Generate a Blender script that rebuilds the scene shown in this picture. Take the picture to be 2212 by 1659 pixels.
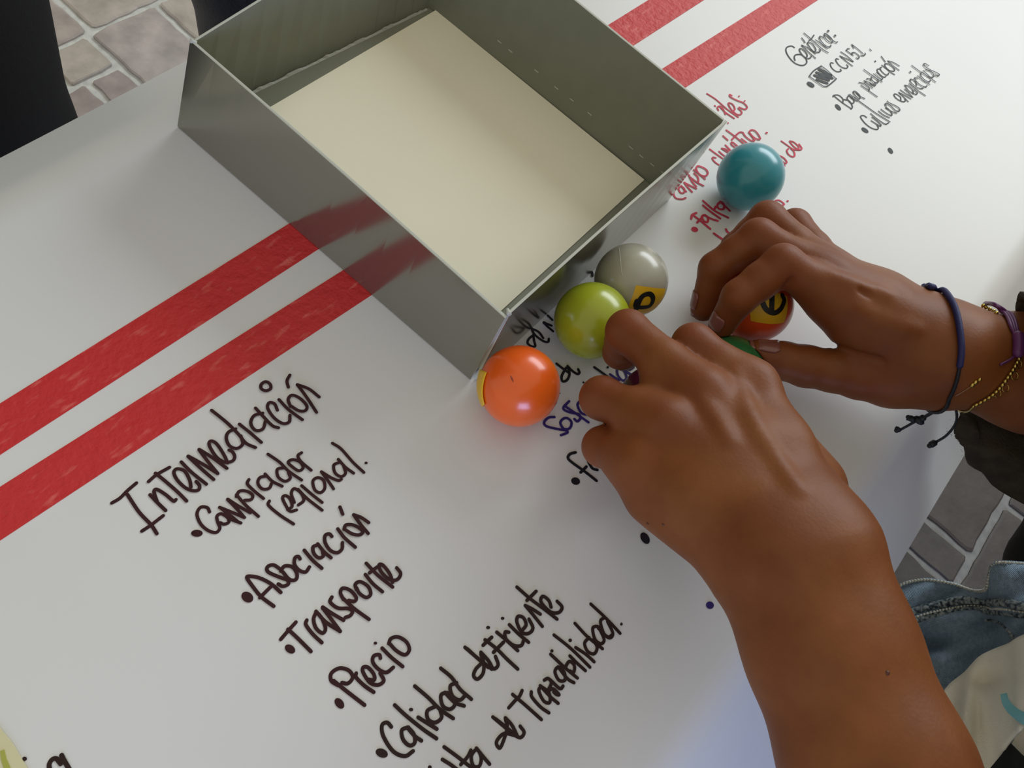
import bpy, bmesh, math, random
import numpy as np
from mathutils import Vector, Matrix
random.seed(7); rng = np.random.default_rng(7)
for o in list(bpy.data.objects): bpy.data.objects.remove(o)
scene = bpy.context.scene; COL = scene.collection

# ------------------------------------------------------------------ camera, light, exposure
TABLE = 0.74                      # height of the table top above the floor
FPX = 1650.0                      # focal length in pixels of the 2212 x 1659 frame
_a = math.radians(24); ROT = np.array([[math.cos(_a), -math.sin(_a), 0], [math.sin(_a), math.cos(_a), 0], [0, 0, 1.]])
RC = np.array([[0.932882, 0.30760909, 0.18737079], [0.35913269, -0.83407714, -0.41873504], [0.02747498, 0.45792136, -0.88856803]]) @ ROT.T
CAM = np.array([0, 0, TABLE + 0.35243695])
cd = bpy.data.cameras.new('camera'); cam = bpy.data.objects.new('camera', cd); COL.objects.link(cam)
cd.sensor_width = 36; cd.lens = FPX / 2212 * 36; cd.clip_start = 0.01; cd.clip_end = 60
M = Matrix([[RC[0][i], -RC[1][i], -RC[2][i], CAM[i]] for i in range(3)] + [[0, 0, 0, 1]])
cam.matrix_world = M; scene.camera = cam
vs = scene.view_settings; vs.view_transform = 'Standard'; vs.look = 'None'; vs.gamma = 1; vs.use_curve_mapping = False
vs.exposure = 0.0
w = bpy.data.worlds.new('world'); scene.world = w; w.use_nodes = True
w.node_tree.nodes['Background'].inputs[0].default_value = (1.0, 0.94, 0.78, 1)
w.node_tree.nodes['Background'].inputs[1].default_value = 0.58
def area(name, loc, target, sx, sy, power, color):
    l = bpy.data.lights.new(name, 'AREA'); l.shape = 'RECTANGLE'; l.size = sx; l.size_y = sy; l.energy = power; l.color = color
    o = bpy.data.objects.new(name, l); COL.objects.link(o); o.location = loc
    o.rotation_euler = (Vector(target) - Vector(loc)).to_track_quat('-Z', 'Y').to_euler(); return o
area('window_light', (-0.15, 2.45, TABLE + 1.22), (0, 0.2, TABLE), 1.9, 0.9, 36, (0.88, 0.95, 1.0))
area('side_window_light', (1.05, -0.60, TABLE + 0.20), (0.14, 0.3, TABLE), 0.8, 0.4, 11, (0.42, 0.55, 1.0))

def ray(px, py):
    d = RC.T @ np.array([(px - 1106) / FPX, (py - 829.5) / FPX, 1.0]); return d
def at(px, py, z=0.0):            # point seen at (px, py) that lies z above the table top
    d = ray(px, py); t = (TABLE + z - CAM[2]) / d[2]; return CAM + t * d
def project(P):
    q = (np.asarray(P) - CAM) @ RC.T; return np.stack([1106 + FPX * q[..., 0] / q[..., 2], 829.5 + FPX * q[..., 1] / q[..., 2]], -1)

# ------------------------------------------------------------------ materials
def mat(name, color, rough=0.5, metal=0.0, noise=0.0, nscale=40, bump=0.0, bscale=200, coat=0.0, sss=0.0, spec=0.5, color2=None, detail=4, sheen=0.0):
    m = bpy.data.materials.new(name); m.use_nodes = True; nt = m.node_tree; b = nt.nodes['Principled BSDF']
    b.inputs['Base Color'].default_value = (*color, 1); b.inputs['Roughness'].default_value = rough; b.inputs['Metallic'].default_value = metal
    b.inputs['Coat Weight'].default_value = coat; b.inputs['Coat Roughness'].default_value = 0.12; b.inputs['Specular IOR Level'].default_value = spec
    b.inputs['Sheen Weight'].default_value = sheen
    if sss: b.inputs['Subsurface Weight'].default_value = sss; b.inputs['Subsurface Radius'].default_value = (0.006, 0.002, 0.001); b.inputs['Subsurface Scale'].default_value = 1.0
    tc = nt.nodes.new('ShaderNodeTexCoord')
    if noise or color2:
        n = nt.nodes.new('ShaderNodeTexNoise'); n.inputs['Scale'].default_value = nscale; n.inputs['Detail'].default_value = detail
        nt.links.new(tc.outputs['Object'], n.inputs['Vector'])
        r = nt.nodes.new('ShaderNodeValToRGB'); c2 = color2 or tuple(min(1, c * (1 + noise)) for c in color); c1 = color if color2 else tuple(c * (1 - noise) for c in color)
        r.color_ramp.elements[0].color = (*c1, 1); r.color_ramp.elements[1].color = (*c2, 1); r.color_ramp.elements[0].position = .35; r.color_ramp.elements[1].position = .65
        nt.links.new(n.outputs['Fac'], r.inputs[0]); nt.links.new(r.outputs[0], b.inputs['Base Color'])
    if bump:
        n2 = nt.nodes.new('ShaderNodeTexNoise'); n2.inputs['Scale'].default_value = bscale; n2.inputs['Detail'].default_value = 4
        nt.links.new(tc.outputs['Object'], n2.inputs['Vector'])
        bp = nt.nodes.new('ShaderNodeBump'); bp.inputs['Strength'].default_value = bump; bp.inputs['Distance'].default_value = 0.001
        nt.links.new(n2.outputs['Fac'], bp.inputs['Height']); nt.links.new(bp.outputs[0], b.inputs['Normal'])
    return m
MAT = dict(
 paper=mat('white_paper', (0.76, 0.77, 0.77), rough=0.42, noise=0.012, nscale=9, spec=0.5),
 table=mat('table_board', (0.35, 0.27, 0.2), rough=0.5, noise=.15, nscale=12), steel=mat('table_leg_steel', (0.2, 0.2, 0.2), rough=.35, metal=.8),
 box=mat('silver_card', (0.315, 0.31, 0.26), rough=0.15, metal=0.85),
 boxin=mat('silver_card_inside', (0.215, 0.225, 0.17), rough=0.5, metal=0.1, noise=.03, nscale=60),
 rim=mat('cut_card_edge', (0.52, 0.54, 0.48), rough=.6), torn=mat('torn_card', (.42, .43, .38), rough=.7),
 cream=mat('cream_card', (0.92, 0.88, 0.71), rough=0.6, noise=.015, nscale=15),
 grout=mat('pale_grout', (0.62, 0.64, 0.62), rough=.9, noise=.12, nscale=60, bump=.6, bscale=150),
 denimplain=mat('plain_denim', (.05, .085, .13), rough=.9, noise=.35, nscale=250, bump=.6, bscale=500), black=mat('black_cloth', (0.006, 0.007, 0.009), rough=.9, bump=.4, bscale=500), navy=mat('dark_denim', (0.012, 0.017, 0.028), rough=.55, noise=.4, nscale=300, bump=.5, bscale=300),
 stitch=mat('dark_stitching', (.10, .11, .11), rough=.8),
 hair=mat('dark_hair', (.015, .01, .008), rough=.5), greyshirt=mat('grey_shirt', (.2, .2, .22), rough=.9), shoe=mat('dark_shoe', (.02, .02, .02), rough=.5),
 shirt=mat('cream_cotton', (.74, .71, .60), rough=.9, noise=.03, nscale=20, bump=.5, bscale=900), teal=mat('teal_print', (.16, .47, .50), rough=.8, color2=(.22, .55, .62), nscale=40),
 thread=mat('pale_thread', (.52, .53, .48), rough=.8), 
 fuzzy=mat('brown_fleece', (.022, .015, .007), rough=1, color2=(.045, .032, .016), nscale=90, bump=1, bscale=700), sleeveedge=mat('olive_fleece', (.26, .22, .14), rough=1, bump=1, bscale=700, sheen=.3),
 bluecord=mat('blue_cord', (.012, .014, .10), rough=.6), blackcord=mat('black_cord', (.006, .008, .014), rough=.55), purple=mat('purple_cord', (.12, .025, .12), rough=.4),
 gold=mat('gold_bead', (.62, .46, .12), rough=.22, metal=1), silver=mat('grey_charm', (.35, .35, .36), rough=.2, metal=.9),
 label=mat('yellow_tape', (.78, .47, .015), rough=.4), labelo=mat('orange_tape', (.55, .28, .02), rough=.4), marker=mat('black_marker', (.006, .006, .008), rough=.5),
 note=mat('yellow_paper', (.72, .68, .42), rough=.7), limeink=mat('lime_ink', (.42, .44, .08), rough=.6),
 nail=mat('fingernail', (.24, .085, .065), rough=.3, coat=.4), nailbrown=mat('fingernail_dark', (.26, .10, .09), rough=.25, coat=.3))
INKC = dict(maroon=(.040, .010, .012), darkmaroon=(.028, .012, .010), indigo=(.035, .018, .17), black=(.014, .012, .018), red=(.62, .045, .09), charcoal=(.045, .055, .06))
for k, c in INKC.items(): MAT['ink_' + k] = mat('ink_' + k, c, rough=.55, spec=.25, noise=.15, nscale=150)

def tape_material():
    m = mat('red_crepe_tape', (.56, .030, .028), rough=.55, bump=.9, bscale=260, noise=.0)
    nt = m.node_tree; b = nt.nodes['Principled BSDF']; tc = nt.nodes.new('ShaderNodeTexCoord'); mp = nt.nodes.new('ShaderNodeMapping'); mp.inputs['Scale'].default_value = (260, 70, 1)
    v = nt.nodes.new('ShaderNodeTexNoise'); v.inputs['Scale'].default_value = 1.0; v.inputs['Detail'].default_value = 2; r = nt.nodes.new('ShaderNodeValToRGB')
    r.color_ramp.elements[0].position = .60; r.color_ramp.elements[0].color = (.62, .026, .028, 1); r.color_ramp.elements[1].position = .74; r.color_ramp.elements[1].color = (.74, .12, .10, 1)
    nt.links.new(tc.outputs['Object'], mp.inputs[0]); nt.links.new(mp.outputs[0], v.inputs['Vector']); nt.links.new(v.outputs['Fac'], r.inputs[0]); nt.links.new(r.outputs[0], b.inputs['Base Color'])
    return m
MAT['tape'] = tape_material()
def stone_material(i, col):
    m = mat('paving_stone_%d' % i, tuple(c * .82 for c in col), rough=.62, color2=tuple(min(1, c * 1.18) for c in col), nscale=22, bump=.9, bscale=70, detail=7)
    return m
STONES = [stone_material(i, c) for i, c in enumerate([(.38, .335, .315), (.43, .39, .355), (.34, .29, .285), (.42, .38, .37), (.32, .28, .26)])]
def denim_material():
    m = mat('blue_denim', (.07, .14, .23), rough=.85); nt = m.node_tree; b = nt.nodes['Principled BSDF']
    tc = nt.nodes.new('ShaderNodeTexCoord'); mp = nt.nodes.new('ShaderNodeMapping'); mp.inputs['Rotation'].default_value = (0, 0, .95)
    wv = nt.nodes.new('ShaderNodeTexWave'); wv.inputs['Scale'].default_value = 11; wv.inputs['Distortion'].default_value = 3.0; wv.inputs['Detail'].default_value = 2; wv.inputs['Detail Scale'].default_value = 6
    n = nt.nodes.new('ShaderNodeTexNoise'); n.inputs['Scale'].default_value = 7; n.inputs['Detail'].default_value = 5
    r = nt.nodes.new('ShaderNodeValToRGB'); r.color_ramp.elements[0].color = (.006, .016, .04, 1); r.color_ramp.elements[1].color = (.40, .56, .74, 1); r.color_ramp.elements[1].position = 1
    mx = nt.nodes.new('ShaderNodeMath'); mx.operation = 'MULTIPLY_ADD'; mx.inputs[1].default_value = .72; ad = nt.nodes.new('ShaderNodeMath'); ad.operation = 'MULTIPLY'; ad.inputs[1].default_value = .55
    nt.links.new(tc.outputs['UV'], mp.inputs[0]); nt.links.new(mp.outputs[0], wv.inputs['Vector']); nt.links.new(tc.outputs['UV'], n.inputs['Vector'])
    nt.links.new(n.outputs['Fac'], ad.inputs[0]); nt.links.new(wv.outputs['Fac'], mx.inputs[0]); nt.links.new(ad.outputs[0], mx.inputs[2]); nt.links.new(mx.outputs[0], r.inputs[0]); nt.links.new(r.outputs[0], b.inputs['Base Color'])
    bp = nt.nodes.new('ShaderNodeBump'); bp.inputs['Strength'].default_value = .7; bp.inputs['Distance'].default_value = .0006; nt.links.new(wv.outputs['Fac'], bp.inputs['Height']); nt.links.new(bp.outputs[0], b.inputs['Normal'])
    return m
MAT['denim'] = denim_material()
def skin_material():
    m = bpy.data.materials.new('skin'); m.use_nodes = True; nt = m.node_tree; b = nt.nodes['Principled BSDF']; N = nt.nodes.new; L = nt.links.new
    b.inputs['Roughness'].default_value = .5; b.inputs['Specular IOR Level'].default_value = .30; b.inputs['Subsurface Weight'].default_value = .10
    b.inputs['Subsurface Radius'].default_value = (.006, .0022, .0012); b.inputs['Subsurface Scale'].default_value = .6
    tc = N('ShaderNodeTexCoord'); n = N('ShaderNodeTexNoise'); n.inputs['Scale'].default_value = 38; n.inputs['Detail'].default_value = 5; L(tc.outputs['Object'], n.inputs['Vector'])
    r = N('ShaderNodeValToRGB'); r.color_ramp.elements[0].position = .3; r.color_ramp.elements[1].position = .7; r.color_ramp.elements[0].color = (.162, .044, .0095, 1); r.color_ramp.elements[1].color = (.235, .078, .020, 1); L(n.outputs['Fac'], r.inputs[0])
    at_ = N('ShaderNodeAttribute'); at_.attribute_name = 'flush'; mx = N('ShaderNodeMix'); mx.data_type = 'RGBA'; L(at_.outputs['Fac'], mx.inputs['Factor']); L(r.outputs[0], mx.inputs['A']); mx.inputs['B'].default_value = (.200, .050, .014, 1)
    L(mx.outputs['Result'], b.inputs['Base Color'])
    n2 = N('ShaderNodeTexVoronoi'); n2.inputs['Scale'].default_value = 700; L(tc.outputs['Object'], n2.inputs['Vector']); n3 = N('ShaderNodeTexNoise'); n3.inputs['Scale'].default_value = 110; n3.inputs['Detail'].default_value = 6; L(tc.outputs['Object'], n3.inputs['Vector'])
    ad = N('ShaderNodeMath'); ad.operation = 'MULTIPLY_ADD'; ad.inputs[1].default_value = .22; L(n2.outputs['Distance'], ad.inputs[0]); L(n3.outputs['Fac'], ad.inputs[2])
    bp = N('ShaderNodeBump'); bp.inputs['Strength'].default_value = .32; bp.inputs['Distance'].default_value = .0006; L(ad.outputs[0], bp.inputs['Height']); L(bp.outputs[0], b.inputs['Normal'])
    return m
MAT['skin'] = skin_material()

# ------------------------------------------------------------------ object helpers
def tag(o, label=None, cat=None, group=None, kind=None):
    if label: o['label'] = label
    if cat: o['category'] = cat
    if group: o['group'] = group
    if kind: o['kind'] = kind
    return o
def mesh(name, verts, faces, material, parent=None, smooth=False, uvs=None):
    me = bpy.data.meshes.new(name); me.from_pydata([tuple(map(float, v)) for v in verts], [], faces); me.update()
    if smooth: me.polygons.foreach_set('use_smooth', [True] * len(me.polygons))
    if uvs is not None:
        uv = me.uv_layers.new(name='UVMap')
        for lp in me.loops: uv.data[lp.index].uv = uvs[lp.vertex_index]
    if material: me.materials.append(MAT[material] if isinstance(material, str) else material)
    o = bpy.data.objects.new(name, me); COL.objects.link(o)
    if parent: o.parent = parent; o.matrix_parent_inverse = parent_matrix(parent).inverted()
    return o
def parent_matrix(p):
    m = p.matrix_basis.copy()
    while p.parent: m = p.parent.matrix_basis @ p.matrix_parent_inverse @ m if False else (parent_matrix(p.parent) @ p.matrix_parent_inverse @ m); break
    return m
def empty(name, loc, label, cat, group=None):
    o = bpy.data.objects.new(name, None); COL.objects.link(o); o.location = tuple(loc); o.empty_display_size = .05; tag(o, label, cat, group); return o
class MB:
    def __init__(s): s.v = []; s.f = []; s.uv = []
    def add(s, v, f):
        n = len(s.v); s.v += [tuple(map(float, x)) for x in v]; s.f += [tuple(i + n for i in q) for q in f]
    def box(s, c, sz, R=None):
        c = np.array(c, float); h = np.array(sz) / 2; V = [np.array([x, y, z]) * h for x in (-1, 1) for y in (-1, 1) for z in (-1, 1)]
        if R is not None: V = [R @ v for v in V]
        s.add([c + v for v in V], [(0, 1, 3, 2), (4, 6, 7, 5), (0, 4, 5, 1), (2, 3, 7, 6), (0, 2, 6, 4), (1, 5, 7, 3)])
    def prism(s, poly, z0, z1):     # poly CCW list of (x, y)
        n = len(poly); s.add([(x, y, z0) for x, y in poly] + [(x, y, z1) for x, y in poly], [tuple(range(n - 1, -1, -1)), tuple(range(n, 2 * n))] + [(i, (i + 1) % n, n + (i + 1) % n, n + i) for i in range(n)])
    def tube(s, pts, r, n=8, closed=False, caps=True):
        P = np.array(pts, float); m = len(P); rr = np.full(m, r) if np.isscalar(r) else np.array(r)
        T = np.roll(P, -1, 0) - np.roll(P, 1, 0) if closed else np.gradient(P, axis=0); T /= np.linalg.norm(T, axis=1)[:, None] + 1e-12
        u = np.cross(T[0], [0, 0, 1]); u = u if np.linalg.norm(u) > .1 else np.cross(T[0], [1, 0, 0]); V = []
        for i in range(m):
            u = u - T[i] * (u @ T[i]); u /= np.linalg.norm(u); w_ = np.cross(T[i], u)
            V += [P[i] + rr[i] * (math.cos(a) * u + math.sin(a) * w_) for a in np.arange(n) * 2 * math.pi / n]
        F = [(i * n + j, i * n + (j + 1) % n, ((i + 1) % m) * n + (j + 1) % n, ((i + 1) % m) * n + j) for i in range(m if closed else m - 1) for j in range(n)]
        if caps and not closed: F += [tuple(range(n - 1, -1, -1)), tuple((m - 1) * n + j for j in range(n))]
        s.add(V, F)
    def ball(s, c, r, nu=12, nv=8, sc=(1, 1, 1), R=None):
        V = [(0, 0, 1)]; c = np.array(c)
        for i in range(1, nv):
            t = math.pi * i / nv; V += [(math.sin(t) * math.cos(p), math.sin(t) * math.sin(p), math.cos(t)) for p in np.arange(nu) * 2 * math.pi / nu]
        V.append((0, 0, -1)); V = np.array(V) * r * np.array(sc); V = V @ R.T if R is not None else V
        F = [(0, 1 + j, 1 + (j + 1) % nu) for j in range(nu)]
        for i in range(nv - 2): F += [(1 + i * nu + j, 1 + (i + 1) * nu + j, 1 + (i + 1) * nu + (j + 1) % nu, 1 + i * nu + (j + 1) % nu) for j in range(nu)]
        e = len(V) - 1; F += [(e, 1 + (nv - 2) * nu + (j + 1) % nu, 1 + (nv - 2) * nu + j) for j in range(nu)]
        s.add(V + c, F)
    def build(s, name, material, parent=None, smooth=False): return mesh(name, s.v, s.f, material, parent, smooth)
def spline(pts, sub=6):
    P = np.array(pts, float)
    if len(P) < 3: return np.array([P[0] + (P[-1] - P[0]) * t for t in np.linspace(0, 1, 3)])
    closed = np.allclose(P[0], P[-1]); E = np.vstack([P[-2] if closed else 2 * P[0] - P[1], P, P[1] if closed else 2 * P[-1] - P[-2]]); out = []
    for i in range(1, len(E) - 2):
        a, b, c, d = E[i - 1:i + 3]
        for t in np.linspace(0, 1, sub, endpoint=False): out.append(.5 * ((2 * b) + (c - a) * t + (2 * a - 5 * b + 4 * c - d) * t * t + (3 * b - a - 3 * c + d) * t ** 3))
    out.append(P[-1]); return np.array(out)
# (name, ink, width_mm, (ox, oy, scale), strokes)   strokes traced in enlarged crops of the writing; 'B' = filled blob (cx,cy,rx,ry,angle)
INK = [
('heading_writing','maroon',1.55,(180,780,3.16),[
 [(195,968),(250,935),(300,885),(362,832)],[(300,910),(380,1030),(460,1115),(502,1178)],[(400,1160),(460,1120),(545,1055)],
 [(455,912),(505,965),(562,1020)],[(505,965),(483,895),(500,875),(560,910),(615,955),(632,945)],
 [(445,822),(500,775),(588,725)],[(492,765),(560,820),(640,890),(705,955)],
 [(735,860),(725,810),(690,750),(640,735),(618,760),(640,810),(690,860),(740,883),(785,880),(793,850),(770,822)],
 [(668,688),(740,760),(840,840)],[(715,650),(800,730),(890,808)],[(715,648),(810,700),(918,768)],[(918,768),(850,685),(790,605)],[(790,602),(875,655),(980,732)],
 [(985,695),(960,640),(910,565),(870,545),(860,575),(905,650),(965,690),(1020,680),(1033,650),(1018,620),(995,607)],
 [(875,335),(980,420),(1060,500),(1110,560),(1175,590)],[(1040,462),(990,485),(976,530),(1000,580),(1050,595),(1088,565),(1075,510)],
 [(1065,430),(1140,490),(1215,555)],
 [(1175,320),(1235,385),(1290,440),(1332,455)],[(1225,355),(1165,372),(1143,425),(1175,472),(1225,463),(1243,410)],
 [(1325,335),(1305,292),(1270,283),(1258,320),(1300,385),(1360,425),(1405,415),(1410,370)],
 [(1335,262),(1400,330),(1495,400)],[(1245,140),(1275,158),(1278,188),(1245,202),(1215,188),(1215,158),(1245,140)],
 [(1415,310),(1398,262),(1425,232),(1480,255),(1525,305),(1515,338),(1470,338),(1415,305)],
 [(1410,95),(1390,135),(1400,178)],[(1460,160),(1520,240),(1592,350)],[(1460,160),(1540,190),(1610,245)]]),
('bullet_writing','maroon',1.45,(180,780,3.16),[
 ('B',775,1175,40,24,0),
 [(862,1030),(845,1000),(800,998),(776,1045),(800,1110),(850,1155),(905,1170),(932,1140),(918,1100),(912,1060),(940,1042),(985,1068),(992,1100),(960,1113),(935,1103)],
 [(960,1045),(1010,1080),(1075,1105)],[(930,998),(1010,1030),(1100,1068)],[(935,1000),(1010,1060),(1060,1100)],[(1100,1068),(1040,1000),(985,945)],[(985,942),(1060,990),(1140,1035)],
 [(1045,912),(1110,985),(1195,1060)],[(1045,925),(1065,888),(1115,888),(1155,915),(1145,945),(1100,950)],
 [(1130,808),(1120,838),(1165,885),(1230,938)],[(1240,770),(1290,820),(1357,854)],[(1250,785),(1205,795),(1192,835),(1222,872),(1268,868),(1285,835)],
 [(1260,635),(1340,690),(1400,750),(1490,812)],[(1375,728),(1325,738),(1330,790),(1375,820),(1412,800),(1400,760)],
 [(1398,690),(1430,672),(1480,690),(1500,728),(1470,748),(1425,720),(1398,690)],[(1490,625),(1465,645),(1485,685),(1555,745)]]),
('bullet_writing','maroon',1.45,(180,780,3.16),[
 [(1270,955),(1265,985),(1340,1050),(1435,1112)],[(1395,1015),(1425,990),(1410,940),(1380,918),(1360,935),(1385,990),(1412,1025),(1455,1016)],
 [(1440,965),(1420,905),(1440,870),(1485,900),(1505,950),(1468,982)],[(1465,875),(1530,940),(1630,1018)],[(1490,850),(1560,910),(1630,965)],
 [(1600,795),(1567,820),(1580,878),(1618,898),(1648,868),(1640,815),(1600,795)],[(1625,755),(1680,830),(1708,872)],[(1625,755),(1690,795),(1740,815),(1762,806)],
 [(1740,670),(1790,725),(1845,765)],[(1745,692),(1710,710),(1718,762),(1758,788),(1790,765),(1775,712)],[(1700,560),(1760,600),(1840,690),(1915,760)],('B',1930,695,11,9,0)]),
('bullet_writing','maroon',1.6,(480,1080,2.765),[
 ('B',150,580,38,30,.6),
 [(308,635),(230,575),(170,500),(148,465),(160,455),(220,465),(290,500),(350,552)],[(225,583),(258,550),(288,520)],
 [(345,412),(305,388),(270,400),(275,430),(340,460),(388,478),(395,502),(362,515),(335,502)],
 [(350,425),(372,395),(418,400),(446,440),(440,475),(402,475),(362,430)],
 [(465,352),(455,338),(435,345),(432,385),(460,420),(498,430),(521,400)],[(490,300),(540,360),(595,408)],
 [(570,262),(610,312),(650,345)],[(575,268),(543,280),(547,318),(575,345),(603,335),(598,300)],
 [(655,218),(640,203),(615,212),(615,255),(645,300),(685,315),(715,293),(718,255)],[(690,172),(730,225),(795,282)],[(703,42),(720,85)],
 [(728,175),(738,150),(775,148),(815,165),(840,190),(820,208),(778,203),(738,180)],[(785,88),(830,150),(872,200)],[(785,88),(830,105),(875,135)]]),
('bullet_writing','maroon',1.6,(480,1080,2.765),[
 ('B',405,890,34,24,.6),
 [(350,832),(395,780),(440,730)],[(393,772),(460,835),(530,905)],[(505,718),(500,745),(540,800),(595,852)],
 [(562,668),(546,712),(560,765),(598,795),(617,770),(600,715),(575,680)],[(560,665),(620,730),(705,785)],[(705,785),(650,710),(600,645)],[(600,640),(660,680),(725,718)],
 [(655,580),(645,610),(690,645),(750,648),(778,665),(765,690),(735,702)],
 [(722,588),(790,650),(877,713)],[(725,595),(706,555),(720,527),(765,540),(800,582),(790,605),(755,600)],
 [(802,535),(795,503),(825,488),(872,518),(887,562),(860,582),(820,558),(802,525)],[(855,445),(900,500),(957,548)],
 [(860,378),(930,450),(1018,520)],[(880,435),(912,410),(945,388)],[(1018,492),(1000,440),(960,390),(937,388),(950,430),(1000,475),(1045,475),(1066,440),(1042,405)]]),
('bullet_writing','maroon',1.6,(480,1080,2.765),[
 ('B',700,1215,36,24,.9),
 [(665,1080),(740,1140),(850,1225)],[(692,1107),(652,1080),(652,1035),(700,1005),(755,1018),(780,1058),(752,1095),(715,1092)],
 [(800,1035),(800,1060),(850,1110),(905,1148)],[(872,1072),(908,1075),(905,1040),(870,1000),(842,1000),(842,1030),(880,1088),(928,1105),(965,1080),(943,1035)],
 [(945,945),(938,925),(905,932),(900,970),(935,1012),(980,1030),(1022,1000)],[(955,885),(1010,940),(1078,995)],('B',915,855,11,9,0),
 [(995,858),(1008,828),(1050,818),(1100,848),(1118,895),(1090,925),(1040,900),(1000,858)]]),
('bullet_writing','darkmaroon',1.6,(480,1080,2.765),[
 ('B',953,1512,38,26,.4),
 [(1010,1355),(985,1330),(955,1345),(962,1410),(1020,1500),(1090,1530),(1140,1500)],
 [(1112,1358),(1073,1375),(1080,1430),(1118,1466),(1150,1450),(1145,1400),(1112,1360)],[(1105,1358),(1150,1410),(1190,1438)],
 [(1030,1225),(1100,1290),(1200,1370),(1280,1425)],[(1170,1298),(1220,1330),(1282,1368)],('B',1128,1252,13,11,0),
 [(1150,1112),(1230,1180),(1300,1250),(1380,1305)],[(1270,1235),(1225,1260),(1230,1310),(1270,1330),(1310,1300),(1300,1250)],
 [(1340,1152),(1306,1168),(1318,1230),(1360,1250),(1390,1220),(1372,1170),(1340,1152)],[(1330,1150),(1390,1210),(1445,1230)],
 [(1305,1005),(1370,1060),(1420,1130),(1488,1190)],[(1400,1092),(1362,1112),(1375,1170),(1418,1195),(1452,1168)]]),
('bullet_writing','darkmaroon',1.6,(480,1080,2.765),[
 [(1450,880),(1520,940),(1610,1010)],[(1465,890),(1530,950),(1590,1000)],[(1550,925),(1555,965),(1515,1010),(1502,1050),(1525,1070),(1558,1035),(1562,975),(1545,920)],
 [(1545,910),(1590,960),(1620,1008),(1648,985),(1632,935)],
 [(1570,835),(1640,890),(1700,950),(1765,1010)],[(1558,868),(1585,842),(1610,820)],[(1620,910),(1655,875),(1680,850)],
 [(1640,790),(1700,840),(1765,900)],('B',1588,762,12,10,0),
 [(1712,790),(1690,790),(1695,830),(1740,868),(1785,870),(1800,840)],[(1715,745),(1770,800),(1830,850)],('B',1675,707,11,9,0),
 [(1795,775),(1815,745),(1800,705),(1768,695),(1760,730),(1790,790),(1830,797),(1856,765),(1832,712)],
 [(1810,630),(1860,690),(1912,755)],[(1810,630),(1850,650),(1900,682)],[(1760,520),(1840,590),(1920,650),(2000,712)],[(1820,600),(1850,570),(1875,545)],
 [(1965,640),(1950,600),(1915,575),(1905,610),(1960,668),(2010,672),(2030,640),(2000,605)]]),
('bullet_writing','darkmaroon',1.5,(480,1080,2.765),[
 ('B',1240,1597,12,12,0),[(1325,1475),(1400,1530),(1490,1600)],[(1315,1550),(1370,1585),(1440,1640)],[(1425,1580),(1465,1535),(1485,1495)],
 [(1522,1490),(1488,1530),(1500,1588),(1535,1590),(1547,1540),(1522,1490)],[(1518,1483),(1560,1535),(1597,1578)]]),
('bullet_writing','darkmaroon',1.5,(900,1180,2.765),[
 [(455,1020),(520,1075),(590,1130)],[(470,1030),(540,1085),(590,1128)],[(530,1030),(540,1090),(505,1195),(485,1198),(478,1165),(520,1120),(580,1128),(620,1143),(642,1112),(618,1075)],
 [(530,1025),(570,1070),(600,1130)],
 [(550,965),(590,920),(615,895),(630,862)],[(573,885),(650,950),(745,1035)],[(685,870),(688,900),(740,960),(790,995)],
 [(742,838),(730,865),(760,925),(795,932),(790,875),(745,838)],[(738,833),(800,900),(845,938)],
 [(762,800),(785,790),(805,815),(788,860),(815,852),(850,885),(835,885),(818,870)],[(800,800),(855,850),(875,835)],
 [(848,722),(826,750),(850,800),(885,800),(882,755),(848,722)],[(845,720),(900,790),(940,815)],
 [(800,645),(880,720),(960,787)],[(888,722),(912,688),(942,712),(938,752),(915,745)]]),
('bullet_writing','darkmaroon',1.5,(900,1180,2.765),[
 ('B',808,625,10,10,0),('B',917,562,11,11,0),[(915,655),(960,700),(1008,743)],[(820,530),(920,610),(1035,722)],[(950,605),(1010,645),(1060,690)],
 [(945,460),(1020,540),(1110,612)],[(1030,545),(1003,580),(1022,628),(1060,642),(1078,605),(1055,560)],
 [(1082,480),(1052,490),(1065,555),(1100,582),(1120,560),(1100,510),(1082,480)],[(1085,490),(1140,540),(1168,530)],
 [(1040,345),(1110,410),(1160,460),(1215,520)],[(1122,425),(1098,450),(1118,520),(1152,548),(1172,520),(1140,450)],('B',1223,465,8,9,0)]),
('bullet_mark','indigo',1.5,(900,1180,2.765),[('B',1752,352,24,22,.5)]),
('bullet_writing','indigo',1.5,(900,1180,2.765),[[(1880,397),(1830,320),(1777,258),(1830,292),(1885,340)]]),
('bullet_writing','black',1.5,(1180,780,2.765),[
 [(175,545),(142,555),(130,580),(160,610),(230,660),(300,715)],[(205,665),(240,630)]]),
('bullet_writing','black',1.5,(1180,780,2.765),[[(250,600),(275,640),(305,650)]]),
('bullet_mark','black',1.5,(1180,780,2.765),[('B',175,717,27,22,.3)]),
('bullet_mark','black',1.5,(1180,780,2.765),[('B',590,1058,38,24,1.0)]),
('ink_dot','black',1.5,(1180,780,2.765),[('B',612,968,6,6,0)]),
('bullet_writing','black',1.45,(980,540,3.95),[
 [(878,970),(930,1010),(985,1050)],[(960,1005),(922,1075),(930,1120),(968,1108),(988,1055),(972,990)],[(972,990),(1010,1030),(1055,1058),(1073,1045),(1062,1018)],
 [(1200,1000),(1250,1035),(1310,1078)],('B',1315,1000,11,10,0),('B',1107,1130,9,9,0),('B',905,1222,6,6,0),('B',875,1308,5,5,0),('B',683,1484,6,4,0)]),
('bullet_writing','indigo',1.4,(980,540,3.95),[
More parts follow.
